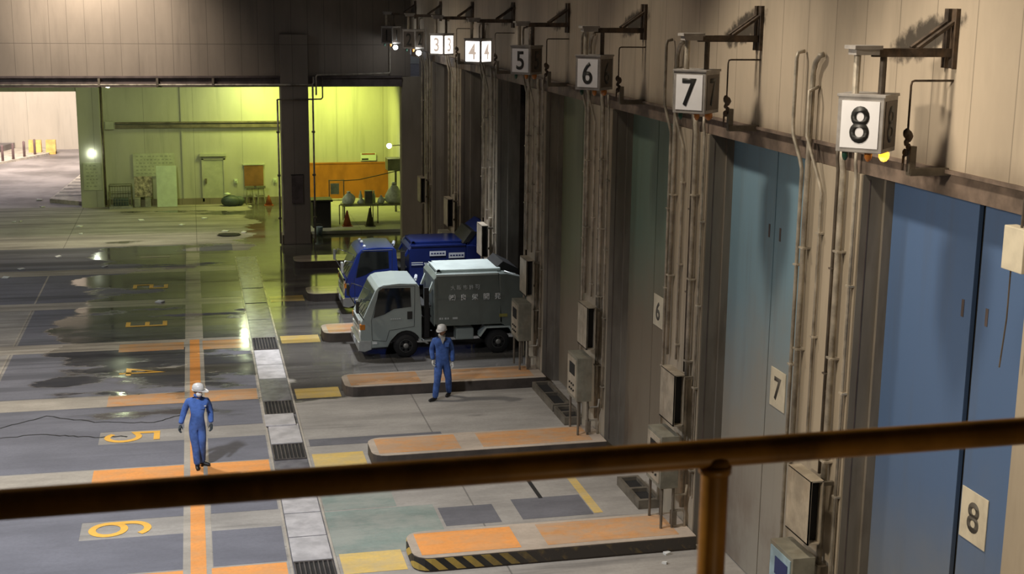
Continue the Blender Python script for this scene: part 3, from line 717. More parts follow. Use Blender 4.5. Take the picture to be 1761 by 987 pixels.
def board(name, label, cat, x0, x1, z0, z1, m, y=60.98, txt=True, th=.03, lean=0.):
    t = thing(name, label, cat, ((x0+x1)/2, y-.1, z0))
    mb = MB().box(x0, x1, y-th, y, z0, z1, .005)
    if lean:
        for v in mb.b.verts: v.co.y -= lean*(z1-v.co.z)
    ob('panel', mb, m, t)
    if txt:
        g = MB(); z = z1-.12; ii = 0
        while z > z0+.1:
            x = x0+.12
            while x < x1-.2:
                w = random.uniform(.05, .14); g.box(x, x+w, y-th-.004, y-th, z-.03, z+.02); x += w+.07
            z -= .15; ii += 1
        ob('faded_print', g, 'ink', t)
    return t
board('notice_board', 'pale green notice on the end pier, under the round lamp', 'notice', -4.72, -3.98, .75, 1.95, 'board', 60.79)
board('notice_board', 'wide pale notice high on the green wall with faded print', 'notice', -2.62, -.85, 1.28, 2.3, 'board')
t = board('leaning_panel', 'tall pale sheet leaning on the wall below the wide notice', 'panel', -1.66, -.80, .0, 1.78, 'boardp', 60.7, False, .04, .10)
t = board('poster_board', 'dusty printed board standing on two concrete blocks', 'board', -2.6, -1.85, .42, 1.32, 'poster', 60.75, False, .05)
ob('picture_print', MB().box(-2.5, -1.95, 60.69, 60.70, .55, 1.2), 'poster', t)
for x, l in ((-2.5, 'left concrete block under the dusty printed board'), (-2.05, 'right concrete block under the dusty printed board')):
    tag(ob('concrete_block', MB().box(x-.12, x+.13, 60.45, 60.8, .0, .40, .015), 'block'), l, 'block')
t = thing('wire_cage', 'low dark wire cage standing at the foot of the pier', 'cage', (-3.2, 60.5, 0))
g = MB()
for i in range(9):
    x = -3.62+i*.11; g.tube([(x, 60.2, .06), (x, 60.2, 1.0)], .01, 5)
for z in (.3, .5, .75): g.tube([(-3.62, 60.2, z), (-2.74, 60.2, z)], .01, 5)
ob('mesh_panel', g, 'cage', t)
ob('frame', MB().tube([(-3.64, 60.2, .05), (-3.64, 60.2, 1.0), (-2.72, 60.2, 1.0), (-2.72, 60.2, .05), (-3.64, 60.2, .05)], .025, 6).tube([(-3.64, 60.2, .06), (-3.64, 60.75, .06)], .025, 6).tube([(-3.64, 60.75, .05), (-3.64, 60.75, 1.0), (-2.72, 60.75, 1.0), (-2.72, 60.75, .05)], .025, 6).tube([(-3.64, 60.2, 1.0), (-3.64, 60.75, 1.0)], .025, 6).tube([(-2.72, 60.2, 1.0), (-2.72, 60.75, 1.0)], .025, 6), 'cage', t)
ob('base_tray', MB().box(-3.66, -2.7, 60.15, 60.78, 0, .10), 'block', t)
ob('contents', MB().box(-3.5, -2.85, 60.3, 60.7, .1, .42, .04), 'bagdk', t)
d = struct('door_3', MB().box(.38, 1.24, 60.96, 61.0, .12, 1.98), 'gpaint', 'small pale door in the alcove wall')
ob('door_frame', MB().box(.30, .38, 60.93, 61.0, .12, 2.04).box(1.24, 1.32, 60.93, 61.0, .12, 2.04).box(.30, 1.32, 60.93, 61.0, 1.98, 2.06), 'wallG', d)
ob('door_hood', MB().box(.22, 1.38, 60.85, 61.0, 2.14, 2.26), 'gpaint', d)
ob('door_handle', MB().box(.42, .50, 60.88, 60.96, .95, 1.15), 'tray', d)
t = board('brown_board', 'square brown board fixed to the green wall', 'board', 2.14, 2.98, .78, 1.72, 'brown', 60.97, False, .05)
ob('frame_edge', MB().box(2.08, 3.04, 60.90, 60.99, 1.72, 1.78), 'gpaint', t)
t = thing('sack', 'dark teal sack heaped on the floor beside the small door', 'sack', (1.55, 60.3, 0))
ob('sack_body', MB().ball((1.5, 60.3, .22), .3, (1.5, .9, .85), 14, .05).ball((1.85, 60.35, .2), .24, (1.1, .8, .9), 12, .05), 'bagdk', t, True)
ob('lid', MB().lathe([(.14, .5), (.15, .56), (.02, .6)], (1.35, 60.3, 0), 12), 'boardp', t, True)
for i, (x, l) in enumerate(((2.35, 'left folded trestle leaning under the brown board'), (2.85, 'right folded trestle leaning under the brown board'))):
    t = thing('folding_trestle', l, 'trestle', (x, 60.6, 0))
    for s in (-1, 1): ob('leg', MB().tube([(x+s*.17, 60.45, 0), (x+s*.10, 60.8, .78)], .03, 6), 'cage', t)
    ob('crossbar', MB().box(x-.2, x+.2, 60.7, 60.82, .70, .80).box(x-.16, x+.16, 60.6, 60.66, .35, .40), 'cage', t)
t = thing('switch_box', 'tiny pale switch box beside the small green door', 'switch', (1.75, 60.95, .95)); ob('box', MB().box(1.7, 1.84, 60.92, 61, .92, 1.1), 'boardp', t); ob('rocker', MB().box(1.73, 1.8, 60.90, 60.92, .96, 1.03), 'ink', t)
t = thing('switch_box', 'tiny pale switch box on the wall beside the column', 'switch', (3.5, 60.95, .95)); ob('box', MB().box(3.42, 3.56, 60.92, 61, .92, 1.1), 'boardp', t); ob('rocker', MB().box(3.45, 3.52, 60.90, 60.92, .96, 1.03), 'ink', t)
def cone(x, y, z, m, l, h=.6):
    t = thing('traffic_cone', l, 'cone', (x, y, z)); ob('cone_body', MB().lathe([(.17, .03), (.03, h), (.02, h+.01)], (x, y, z), 14), m, t, True); ob('base', MB().box(x-.2, x+.2, y-.2, y+.2, z, z+.03, .01), m, t)
cone(3.15, 60.2, 0, 'coneo', 'orange cone by the trestles next to the column', .45)
# right alcove contents
t = thing('rubbish_bin', 'tall black bin in the corner beside the column', 'bin', (4.85, 53.3, .14))
ob('body', MB().prism([(4.48, 52.9), (5.18, 52.9), (5.24, 53.7), (4.44, 53.7)], 'z', .14, 1.20, .02), 'bin', t); ob('rim', MB().box(4.40, 5.26, 52.86, 53.75, 1.18, 1.26, .02), 'bin', t)
t = thing('bucket', 'pale blue bucket in front of the black bin', 'bucket', (4.62, 52.45, .0))
ob('pail', MB().lathe([(.12, 0), (.16, .34), (.15, .34), (.11, .02)], (4.62, 52.0, 0.0), 16), 'bucket', t, True); ob('handle', MB().tube([(4.62+.16*math.cos(a), 52.0, .34+.12*math.sin(a)) for a in [PI*i/8 for i in range(9)]], .008, 5), 'tray', t)
t = thing('table', 'long low table carrying the plastic bags', 'table', (6.9, 54.4, .14))
ob('table_top', MB().box(5.75, 8.35, 54.0, 54.8, .80, .84, .01), 'wood', t)
for x in (5.85, 7.0, 8.25):
    for y in (54.06, 54.74): ob('leg', MB().tube([(x, y, .14), (x, y, .80)], .02, 6), 'tray', t)
t = thing('barrier_rail', 'thin barrier rail on posts in front of the table of bags', 'rail', (6.9, 53.7, .14))
ob('rail', MB().tube([(5.6, 53.7, .92), (8.45, 53.7, .92)], .022, 6), 'tray', t)
for x in (5.6, 7.15, 8.45): ob('post', MB().tube([(x, 53.7, .14), (x, 53.7, .92)], .022, 6), 'tray', t)
for (x, r, h, m, l) in ((6.06, .26, .52, 'bagm', 'leftmost white plastic bag on the table'), (6.56, .14, .26, 'bagm', 'flat white plastic bag before the grey box on the table'),
                        (7.38, .14, .34, 'bagm', 'white plastic bag between the bottle and the tall sack on the table'), (7.90, .31, .86, 'bagm', 'tallest pale plastic sack on the table'), (8.36, .11, .2, 'bagy', 'small yellow bag at the right end of the table')):
    t = thing('plastic_bag', l, 'bag', (x, 54.4, .845), 'bags on the table'); random.seed(int(x*100)); mb = MB(); n = 14; rings = []
    ph = [random.uniform(0, 6) for _ in range(4)]
    for kz, kr in ((.01, .72), (.14, .98), (.38, 1.), (.60, .84), (.78, .55), (.90, .20), (1., .30)):
        rings.append([mb.b.verts.new((x+r*kr*(1+.16*math.sin(3*a+ph[0]+kz*5)+.08*math.sin(7*a+ph[1]))*math.cos(a), 54.4+.8*r*kr*(1+.16*math.sin(3*a+ph[0]+kz*5)+.08*math.sin(7*a+ph[1]))*math.sin(a), .845+h*kz)) for a in [2*PI*q_/n for q_ in range(n)]])
    for A_, B_ in zip(rings, rings[1:]):
        for q_ in range(n): mb.b.faces.new((A_[q_], A_[(q_+1) % n], B_[(q_+1) % n], B_[q_]))
    mb.b.faces.new(rings[0]); mb.b.faces.new(rings[-1]); ob('bag_body', mb, m, t, True)
    ob('tie', MB().lathe([(r*.26, .845+h*.885), (r*.26, .845+h*.915)], (x, 54.4, 0), 10), 'tray', t)
tag(ob('storage_box', MB().box(6.72, 7.02, 54.3, 54.62, .84, 1.38, .01), 'cage'), 'dark grey box standing between the bags on the table', 'box')
for x, l in ((6.58, 'white bottle left of the dark grey box on the table'), (7.12, 'white bottle right of the dark grey box on the table')):
    t = thing('bottle', l, 'bottle', (x, 54.5, .84)); ob('bottle_body', MB().lathe([(.07, 0), (.075, .3), (.03, .4), (.03, .46)], (x, 54.70, .84), 12), 'boardp', t, True); ob('cap', MB().lathe([(.034, .46), (.034, .5)], (x, 54.70, .84), 10), 'gpaint', t)
cone(5.85, 53.2, .14, 'coneo', 'orange cone standing under the left end of the table', .62)
cone(6.75, 53.1, .14, 'coned', 'dark cone standing in front of the middle of the table', .72)
t = thing('trolley_frame', 'upright wire trolley frame between the bin and the bags', 'trolley', (5.6, 55.2, .14))
for x in (5.35, 5.95): ob('upright', MB().tube([(x, 55.2, .14), (x, 55.2, 1.75)], .022, 6), 'cage', t)
ob('crossbars', MB().tube([(5.35, 55.2, 1.72), (5.95, 55.2, 1.72)], .02, 6).tube([(5.35, 55.2, .9), (5.95, 55.2, .9)], .02, 6), 'cage', t)
ob('mesh_side', MB().box(5.40, 5.75, 55.18, 55.2, 1.15, 1.6), 'ink', t)
tag(ob('rope', MB().tube([(5.95, 55.2, 1.7), (6.6, 55.3, 1.72), (7.3, 55.4, 1.85), (8.55, 55.5, 2.1)], .02, 5), 'coned', None, True), 'sagging rope strung from the trolley frame to the right wall', 'rope')
t = thing('wall_cabinet', 'dark cabinet high at the right side of the yellow alcove', 'cabinet', (8.2, 57.5, 1.2)); ob('body', MB().box(7.98, 8.58, 56.6, 57.4, 1.9, 2.4, .01), 'cage', t); ob('support', MB().box(8.28, 8.36, 56.6, 56.7, .14, 1.9), 'cage', t)
t = thing('wall_sign', 'small red and white sign above the orange panelling', 'sign', (7.7, 60.9, 1.85)); ob('sign_plate', MB().box(7.35, 8.05, 60.9, 60.93, 1.85, 2.2), 'boardp', t); ob('red_band', MB().box(7.4, 8.0, 60.89, 60.9, 2.12, 2.18), 'coneo', t); ob('dark_band', MB().box(7.4, 7.7, 60.89, 60.9, 1.88, 1.95), 'black', t)

# outside bollards and barrier
for i, (x, y) in enumerate(((-10.25, 78.15), (-9.80, 79.0), (-9.35, 80.2), (-8.9, 81.3))):
    t = thing('bollard', ('leftmost', 'second from left', 'third from left', 'rightmost')[i]+' brown bollard outside beside the ramp', 'bollard', (x, y, -.02), 'bollards outside')
    ob('post', MB().lathe([(.07, 0), (.07, .95), (.03, 1.0)], (x, y, -.02), 10), 'bollard', t, True); ob('collar', MB().lathe([(.12, 0), (.1, .05)], (x, y, -.02), 10), 'bollard', t)
for i, (x0, x1, y, l) in enumerate(((-9.35, -8.65, 82.6, 'left pale yellow barrier behind the bollards'), (-8.40, -7.85, 82.6, 'right orange yellow barrier behind the bollards'))):
    t = thing('road_barrier', l, 'barrier', ((x0+x1)/2, y, .12)); ob('barrier_body', MB().prism([(y-.3, -.02), (y+.3, -.02), (y+.12, .8), (y-.12, .8)], 'x', x0, x1, .02), 'barry', t); ob('foot', MB().box(x0, x1, y-.35, y+.35, -.02, .14, .02), 'barry', t)

# litter
random.seed(3)
LIT = [((24, 382), 'white scrap at the far left edge, right of its twin scrap'), ((35, 381), 'white scrap second from the left edge below the ramp'), ((68, 344), 'small scrap on the dark tyre tracks of the ramp'), ((73, 356), 'small scrap at the foot of the grooved kerb'), ((139, 403), 'scrap left of the lane markings, level with the column foot'), ((137, 390), 'scrap in front of the end pier with the round lamp'), ((243, 379), 'white scrap in front of the block mounted board'), ((313, 387), 'bright scrap between the pale sheet and the black rag'), ((420, 400), 'scrap on the floor just below the black rag'), ((352, 376), 'scrap in front of the small green door'), ((37, 463), 'scrap on the pale band at the left edge'), ((10, 478), 'larger white scrap at the left edge below the pale band'), ((180, 459), 'scrap between the left edge and painted number one'), ((275, 520), 'tiny scrap below painted number two'), ((430, 355), 'scrap under the brown board by the trestles'), ((100, 442), 'tiny scrap on the far dark panel at left'), ((388, 398), 'scrap left of the black rag'), ((1147, 953), 'tiny white scrap beside the right end of the striped island'), ((1143, 969), 'tiny scrap nearer than its twin beside the striped island')]
for i, ((px, py), lb_) in enumerate(LIT):
    d = R @ Vector((px-880.5, -(py-493.5), -F)); tt = -H/d.z; x, y = d.x*tt, d.y*tt
    s = random.uniform(.05, .11)*min(1., y/38)
    mb = MB().box(x-s, x+s, y-s*1.2, y+s*1.2, .002, .02, 0, random.uniform(0, 3))
    for v in mb.b.verts: v.co.z += random.uniform(0, .03) if v.co.z > .01 else 0
    tag(ob('litter_scrap', mb, 'paper'), lb_, 'litter', 'scraps of litter on the floor')
tag(ob('rag', MB().ball((1.2, 52.6, .03), .35, (1.3, 1, .12), 12, .12), 'hole'), 'black rag lying flat on the floor left of the column', 'rag')

# ================================================================== TRUCKS
def truck(name, label, X0, Y0, Y1, cabm, bodym, topm, blue=False):
    t = thing(name, label, 'truck', (X0+2.2, (Y0+Y1)/2, 0))
    x = lambda v: X0+v
    W_ = Y1-Y0
    # --- cab shell : side outline with wheel arch
    ar = [(1.17+.42*math.cos(a), .34+.42*math.sin(a)) for a in [PI-PI*i/10 for i in range(11)]]
    out = [(.02, .34), (.0, .60), (.02, .98), (.07, 1.06), (.40, 1.80), (.47, 1.88), (.60, 1.93), (1.0, 1.955), (1.45, 1.94), (1.52, 1.86), (1.57, 1.2), (1.57, .62), (1.57, .40)]
    low = [p for p in ar[::-1] if p[1] >= .36] + [(.70, .30), (.10, .28)]
    cab = ob('cab', MB().prism([(x(a), c) for a, c in out+low], 'y', Y0, Y1, .035), cabm, t, False)
    # windscreen: slab following the slope
    def slope(n0, n1, ya, yb, off, m, nm, par):
        (xa, za), (xb, zb) = n0, n1; dx, dz = xb-xa, zb-za; l = math.hypot(dx, dz); nx, nz = -dz/l*off, dx/l*off
        pts = [(x(xa+nx), za+nz), (x(xb+nx), zb+nz), (x(xb), zb), (x(xa), za)]
        return ob(nm, MB().prism(pts, 'y', ya, yb), m, par)
    slope((.09, 1.10), (.385, 1.77), Y0+.10, Y1-.10, .012, 'wind', 'windscreen', cab)
    for yy in (Y0+.5, Y0+1.15):
        ob('wiper', MB().tube([(x(.05), yy, 1.10), (x(.16), yy-.25, 1.40)], .01, 5), 'black', cab)
    # side windows and doors
    for s, yy in ((-1, Y0), (1, Y1)):
        a, c = (yy-.006, yy+.004) if s < 0 else (yy-.004, yy+.006)
        win = [(.33, 1.08), (.62, 1.17), (.86, 1.30), (1.30, 1.34), (1.28, 1.84), (.58, 1.85), (.47, 1.78)]
        dr = [(.28, 1.02), (.30, .50), (.66, .46), (.74, .74), (1.38, .82), (1.40, 1.88), (.52, 1.88)]
        w = ob('side_window', MB().prism([(x(p), q) for p, q in win], 'y', a, c), 'glass', cab)
        e = MB()
        dd = dr+[dr[0]]
        for p, q in zip(dd, dd[1:]): e.tube([(x(p[0]), yy, p[1]), (x(q[0]), yy, q[1])], .006, 4)
        ob('door_seam', e, 'black', cab)
        ob('door_handle', MB().box(x(1.20), x(1.33), yy-.014 if s < 0 else yy, yy if s < 0 else yy+.014, 1.02, 1.22, .004), 'black', cab)
        ob('side_marker', MB().box(x(.30), x(.42), a-.004, c, .40, .46), 'lens', cab)
        # mirrors on stays
        mr = thing_part = ob('mirror_stay', MB().tube([(x(.25), yy, 1.55), (x(.0), yy+s*.16, 1.62), (x(-.10), yy+s*.2, 1.35), (x(.08), yy, 1.05)], .014, 6), 'black' if not blue else 'chrome', t, True)
        ob('mirror_head', MB().box(x(-.13), x(-.06), yy+s*.20-.09, yy+s*.20+.09, 1.28, 1.60, .02), 'black' if not blue else 'silver', mr)
    # front face
    ob('grille', MB().box(x(-.015), x(.02), Y0+.25, Y1-.25, .78, .98, .005).box(x(-.02), x(.02), Y0+.25, Y1-.25, .66, .70), 'silver' if not blue else 'chrome', cab)
    ob('grille_slot', MB().box(x(-.022), x(.0), Y0+.35, Y1-.35, .84, .88).box(x(-.022), x(.0), Y0+.35, Y1-.35, .91, .94), 'black', cab)
    for yy in (Y0+.08, Y1-.36): ob('headlight', MB().box(x(-.02), x(.10), yy, yy+.28, .52, .74, .03), 'lens', cab, True)
    for yy in (Y0-.004, Y1-.10): ob('indicator', MB().box(x(-.01), x(.12), yy, yy+.104, .78, .92, .01), 'amberl', cab)
    ob('bumper', MB().prism([(x(-.05), .24), (x(-.06), .46), (x(.0), .50), (x(.28), .50), (x(.28), .26), (x(.1), .20)], 'y', Y0-.01, Y1+.01, .02), 'silver' if not blue else 'chrome', t)
    ob('licence_plate', MB().box(x(-.07), x(-.05), (Y0+Y1)/2-.16, (Y0+Y1)/2+.16, .28, .42), 'labelw', t)
    if blue:
        ob('roof_lights', MB().ball((x(.62), Y0+.30, 1.95), .05, n=8).ball((x(.62), Y0+.95, 1.97), .05, n=8).ball((x(.62), Y1-.25, 1.95), .05, n=8), 'lens', t, True)
        ob('chrome_trim', MB().box(x(-.025), x(.01), Y0+.02, Y1-.02, 1.0, 1.05).box(x(-.03), x(.02), Y0+.02, Y0+.16, .56, 1.05), 'chrome', cab)
    # chassis and wheels
    ob('chassis', MB().box(x(.4), x(4.3), Y0+.42, Y0+.52, .42, .58).box(x(.4), x(4.3), Y1-.52, Y1-.42, .42, .58).box(x(1.0), x(1.3), Y0+.3, Y1-.3, .28, .38).box(x(3.5), x(3.7), Y0+.3, Y1-.3, .26, .38).box(x(1.5), x(4.2), Y0+.52, Y1-.52, .40, .50).box(x(.75), x(1.50), Y0+.06, Y1-.06, .42, .80), 'chassis', t)
    for (cx, inw) in ((1.17, .20), (3.60, .34)):
        for s, yy in ((1, Y0+.02), (-1, Y1-.02)):
            ye = yy+s*inw; a, c = min(yy, ye), max(yy, ye)
            wh = ob('wheel', MB().lathe([(.17, a), (.28, a), (.31, a+.03), (.31, c-.03), (.28, c), (.17, c)], (x(cx), 0, .31), 28, 'y'), 'rubber', t, True)
            o_ = yy-s*.004
            ob('rim', MB().lathe([(.175, yy+s*.02), (.165, o_), (.15, yy+s*.03), (.09, yy+s*.055), (.075, yy+s*.01), (.055, yy-s*.02), (.01, yy-s*.02)], (x(cx), 0, .31), 24, 'y'), 'hub', wh, True)
            hb = MB()
            for k in range(6): hb.lathe([(.022, yy+s*.0), (.022, yy+s*.05)], (x(cx)+.115*math.cos(k*PI/3), 0, .31+.115*math.sin(k*PI/3)), 8, 'y')
            ob('rim_holes', hb, 'black', wh)
    # behind the cab
    eq = ob('equipment_rack', MB().box(x(1.62), x(1.82), Y0+.15, Y1-.15, .55, 1.25).box(x(1.66), x(1.78), Y0+.08, Y0+.14, .5, 1.8).box(x(1.60), x(1.84), Y0+.1, Y0+.5, 1.02, 1.06).box(x(1.60), x(1.84), Y0+.1, Y0+.5, 1.30, 1.34), 'chassis', t)
    hc = MB()
    for k in range(40):
        pass
    coil = [(x(1.50)+.10*k/40+.035*math.cos(k*1.1), Y0+.55+.5*k/40, 1.93+.045*math.sin(k*1.1)) for k in range(41)]
    ob('coiled_hose', MB().tube(coil, .012, 5), 'labelw', t, True)
    # body
    zt = 2.14 if not blue else 1.97
    zb = .80
    sh = [(1.90, zb), (1.90, zt-.12), (1.98, zt-.01), (2.06, zt), (3.58, zt), (3.60, zt), (3.72, zb)]
    bd = ob('body', MB().prism([(x(a), c) for a, c in sh], 'y', Y0+.0, Y1-.0, .03), bodym, t)
    ob('side_top_edge', MB().box(x(1.95), x(3.58), Y0-.014, Y0+.05, zt-.04, zt+.015, .008), topm if not blue else bodym, bd)  # grey truck: pale strip imitates the highlight along the body's top edge
    ob('side_ribs', MB().box(x(1.92), x(3.66), Y0-.012, Y0, zb+.0, zb+.05).box(x(1.905), x(1.96), Y0-.012, Y0, zb, zt-.1).box(x(1.96), x(3.6), Y0-.006, Y0, 1.50, 1.515), bodym, bd)
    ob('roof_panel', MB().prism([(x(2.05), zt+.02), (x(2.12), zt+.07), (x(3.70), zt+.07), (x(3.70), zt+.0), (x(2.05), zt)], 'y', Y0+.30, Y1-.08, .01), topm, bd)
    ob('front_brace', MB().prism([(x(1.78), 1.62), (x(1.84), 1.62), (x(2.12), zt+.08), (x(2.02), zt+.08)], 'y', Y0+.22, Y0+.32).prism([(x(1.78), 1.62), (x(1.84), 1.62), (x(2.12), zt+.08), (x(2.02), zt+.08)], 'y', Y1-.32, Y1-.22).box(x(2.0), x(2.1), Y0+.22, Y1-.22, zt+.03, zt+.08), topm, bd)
    # tail section
    tl = [(3.62, zb), (3.60, zt-.02), (3.80, zt-.02), (4.12, zt-.10), (4.45, zt-.55), (4.55, 1.1), (4.50, .62), (3.95, .58), (3.74, zb)]
    ta = ob('tail_hopper', MB().prism([(x(a), c) for a, c in tl], 'y', Y0+.0, Y1-.0, .03), bodym, t)
    ob('hopper_cover', MB().prism([(x(3.55), zt+.0), (x(3.80), zt+.22), (x(4.2), zt+.02), (x(4.35), zt-.25), (x(4.2), zt-.1), (x(3.7), zt+.02)], 'y', Y0+.45, Y1-.02, .01), 'chassis' if not blue else 'tblued', ta)
    ob('hydraulic_arm', MB().tube([(x(3.75), Y0+.10, zt+.02), (x(4.38), Y0+.10, zt-.20), (x(4.5), Y0+.10, zt-.6)], .03, 8), 'silver', ta, True)
    for yy in (Y0+.06, Y1-.26): ob('tail_light', MB().box(x(4.48), x(4.56), yy, yy+.2, .68, .78), 'redl', ta)
    # under-body gear
    ob('fuel_tank', MB().box(x(2.48), x(2.95), Y0+.04, Y0+.42, .40, .70, .03), 'tcab' if not blue else 'silver', t)
    ob('battery_box', MB().box(x(1.95), x(2.3), Y1-.42, Y1-.06, .40, .72, .02), 'chassis', t)
    ob('rear_mudguard', MB().prism([(x(3.08), .48), (x(3.26), .73), (x(3.90), .73), (x(4.02), .50), (x(3.98), .50), (x(3.87), .69), (x(3.28), .69), (x(3.12), .47)], 'y', Y0-.01, Y0+.38), topm if not blue else bodym, t)
    ob('side_step', MB().box(x(1.60), x(1.88), Y0+.02, Y0+.25, .40, .44), 'silver', t)
    return t, bd, cab, x
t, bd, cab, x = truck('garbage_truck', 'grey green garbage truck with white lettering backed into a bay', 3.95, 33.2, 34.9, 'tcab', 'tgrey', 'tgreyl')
YS = 33.2-.013
def chars(s, xs, z, size, m, nm, par, drop=0.):
    mb = MB()
    for c, xx in zip(s, xs):
        q = text_mb(c, size, (xx, YS, z-(xx-xs[0])*drop), (1, 0, 0), (0, 0, 1), .003, .012)
        me = bpy.data.meshes.new('t'); q.b.to_mesh(me); q.b.free(); mb.b.from_mesh(me); bpy.data.meshes.remove(me)
    ob(nm, mb, m, par)
chars('大阪市許可', [6.34+.162*i for i in range(5)], 1.80, .125, 'fadew', 'permit_lettering', bd)
chars('㈱良栄開発', [6.32+.30*i for i in range(5)], 1.54, .165, 'white', 'name_lettering', bd)
mb = MB()
for i, w in enumerate((.05, .03, .05, .04, 0, .07, .06)):
    mb.box(5.98+.07*i, 5.98+.07*i+w, YS-.002, YS, .97, 1.02) if w else None
ob('small_marks', mb, 'fadew', bd)
mb = MB()
for i in range(5): mb.box(4.72+.055*i, 4.72+.055*i+.04, 33.19, 33.197, 1.02, 1.055)
ob('door_marks', mb, 'fadew', cab)
ob('yellow_label', MB().box(7.56, 7.78, YS-.002, YS+.01, .98, 1.06), 'yell', bd)
t, bd, cab, x = truck('garbage_truck', 'dark blue garbage truck with chrome front standing behind the grey truck', 4.12, 38.35, 40.05, 'tblue', 'tblued', 'tblue', True)
YS = 38.35-.016
for a, c, z0, z1 in ((6.62, 7.10, 1.66, 1.80), (7.19, 7.66, 1.58, 1.74)):
    lb = ob('white_label', MB().box(a, c, YS-.004, YS, z0, z1), 'labelw', bd)
    g = MB()
    for i in range(5): g.box(a+.04+.085*i, a+.04+.085*i+.06, YS-.007, YS-.004, (z0+z1)/2-.02, (z0+z1)/2+.02)
    ob('label_print', g, 'tblued', lb)
g = MB().box(6.08, 6.42, YS-.004, YS, 1.46, 1.485).box(6.08, 6.42, YS-.004, YS, 1.40, 1.425)
for i in range(24):
    if i not in (10, ): g.box(6.46+.055*i, 6.46+.055*i+.038, YS-.004, YS, 1.415, 1.465)
ob('side_marks', g, 'labelw', bd)
ob('raised_tailgate', MB().prism([(7.75, 1.98), (7.95, 2.30), (8.30, 2.55), (8.42, 2.50), (8.30, 2.0), (8.1, 1.7), (7.82, 1.75)], 'y', 38.4, 40.0, .02), 'tblue', t, label='raised blue tailgate')
ob('tailgate_plate', MB().prism([(7.62, 2.0), (7.80, 2.03), (8.05, 2.33), (7.88, 2.36)], 'y', 38.38, 39.9), 'chassis', t)

# ================================================================== PEOPLE
def skin_obj(name, V, E, rad, m, parent=None, sub=2, loc=(0, 0, 0)):
    me = bpy.data.meshes.new(name); L = Vector(loc) if parent is None else Vector((0, 0, 0))
    me.from_pydata([Vector(v) for v in V], E, []); o = bpy.data.objects.new(name, me); S.collection.objects.link(o)
    md = o.modifiers.new('skin', 'SKIN'); md.use_smooth_shade = True; md.branch_smoothing = .4
    sv = me.skin_vertices[0].data if me.skin_vertices else None
    for i, r in enumerate(rad):
        sv[i].radius = r if isinstance(r, tuple) else (r, r)
    sv[0].use_root = True
    s = o.modifiers.new('sub', 'SUBSURF'); s.levels = sub; s.render_levels = sub
    me.materials.append(M[m])
    dg = bpy.context.evaluated_depsgraph_get(); me2 = bpy.data.meshes.new_from_object(o.evaluated_get(dg))
    for p in me2.polygons: p.use_smooth = True
    if not me2.materials: me2.materials.append(M[m])
    o.modifiers.clear(); o.data = me2; me2.name = name
    if parent is not None: o.parent = parent; WL[o.name] = WL[parent.name]
    return o
def hand(wrist, d, palmn, side, m, name, parent, s=1.):
    """glove: palm + five fingers, fingers slightly curled"""
    w = Vector(wrist); d = Vector(d).normalized(); n = (Vector(palmn)-d*Vector(palmn).dot(d)).normalized(); l = d.cross(n)*side
    V = [w, w+d*.045*s, w+d*.085*s]; E_ = [(0, 1), (1, 2)]; Rr = [(.026, .022), (.036, .018), (.036, .016)]
    for k, (off, ln) in enumerate(((-.030, .070), (-.010, .080), (.010, .076), (.029, .060))):
        b = len(V); base = w+d*.090*s+l*off
        V += [base, base+d*ln*.45+n*.008, base+d*ln*.75+n*.028, base+d*ln*.85+n*.046]; E_ += [(2, b), (b, b+1), (b+1, b+2), (b+2, b+3)]; Rr += [.0105, .0098, .009, .008]
    b = len(V); base = w+d*.035*s-l*.034
    V += [base, base+d*.030-l*.022+n*.012, base+d*.058-l*.024+n*.026]; E_ += [(1, b), (b, b+1), (b+1, b+2)]; Rr += [.013, .0115, .0095]
    return skin_obj(name, V, E_, Rr, m, parent, 1)
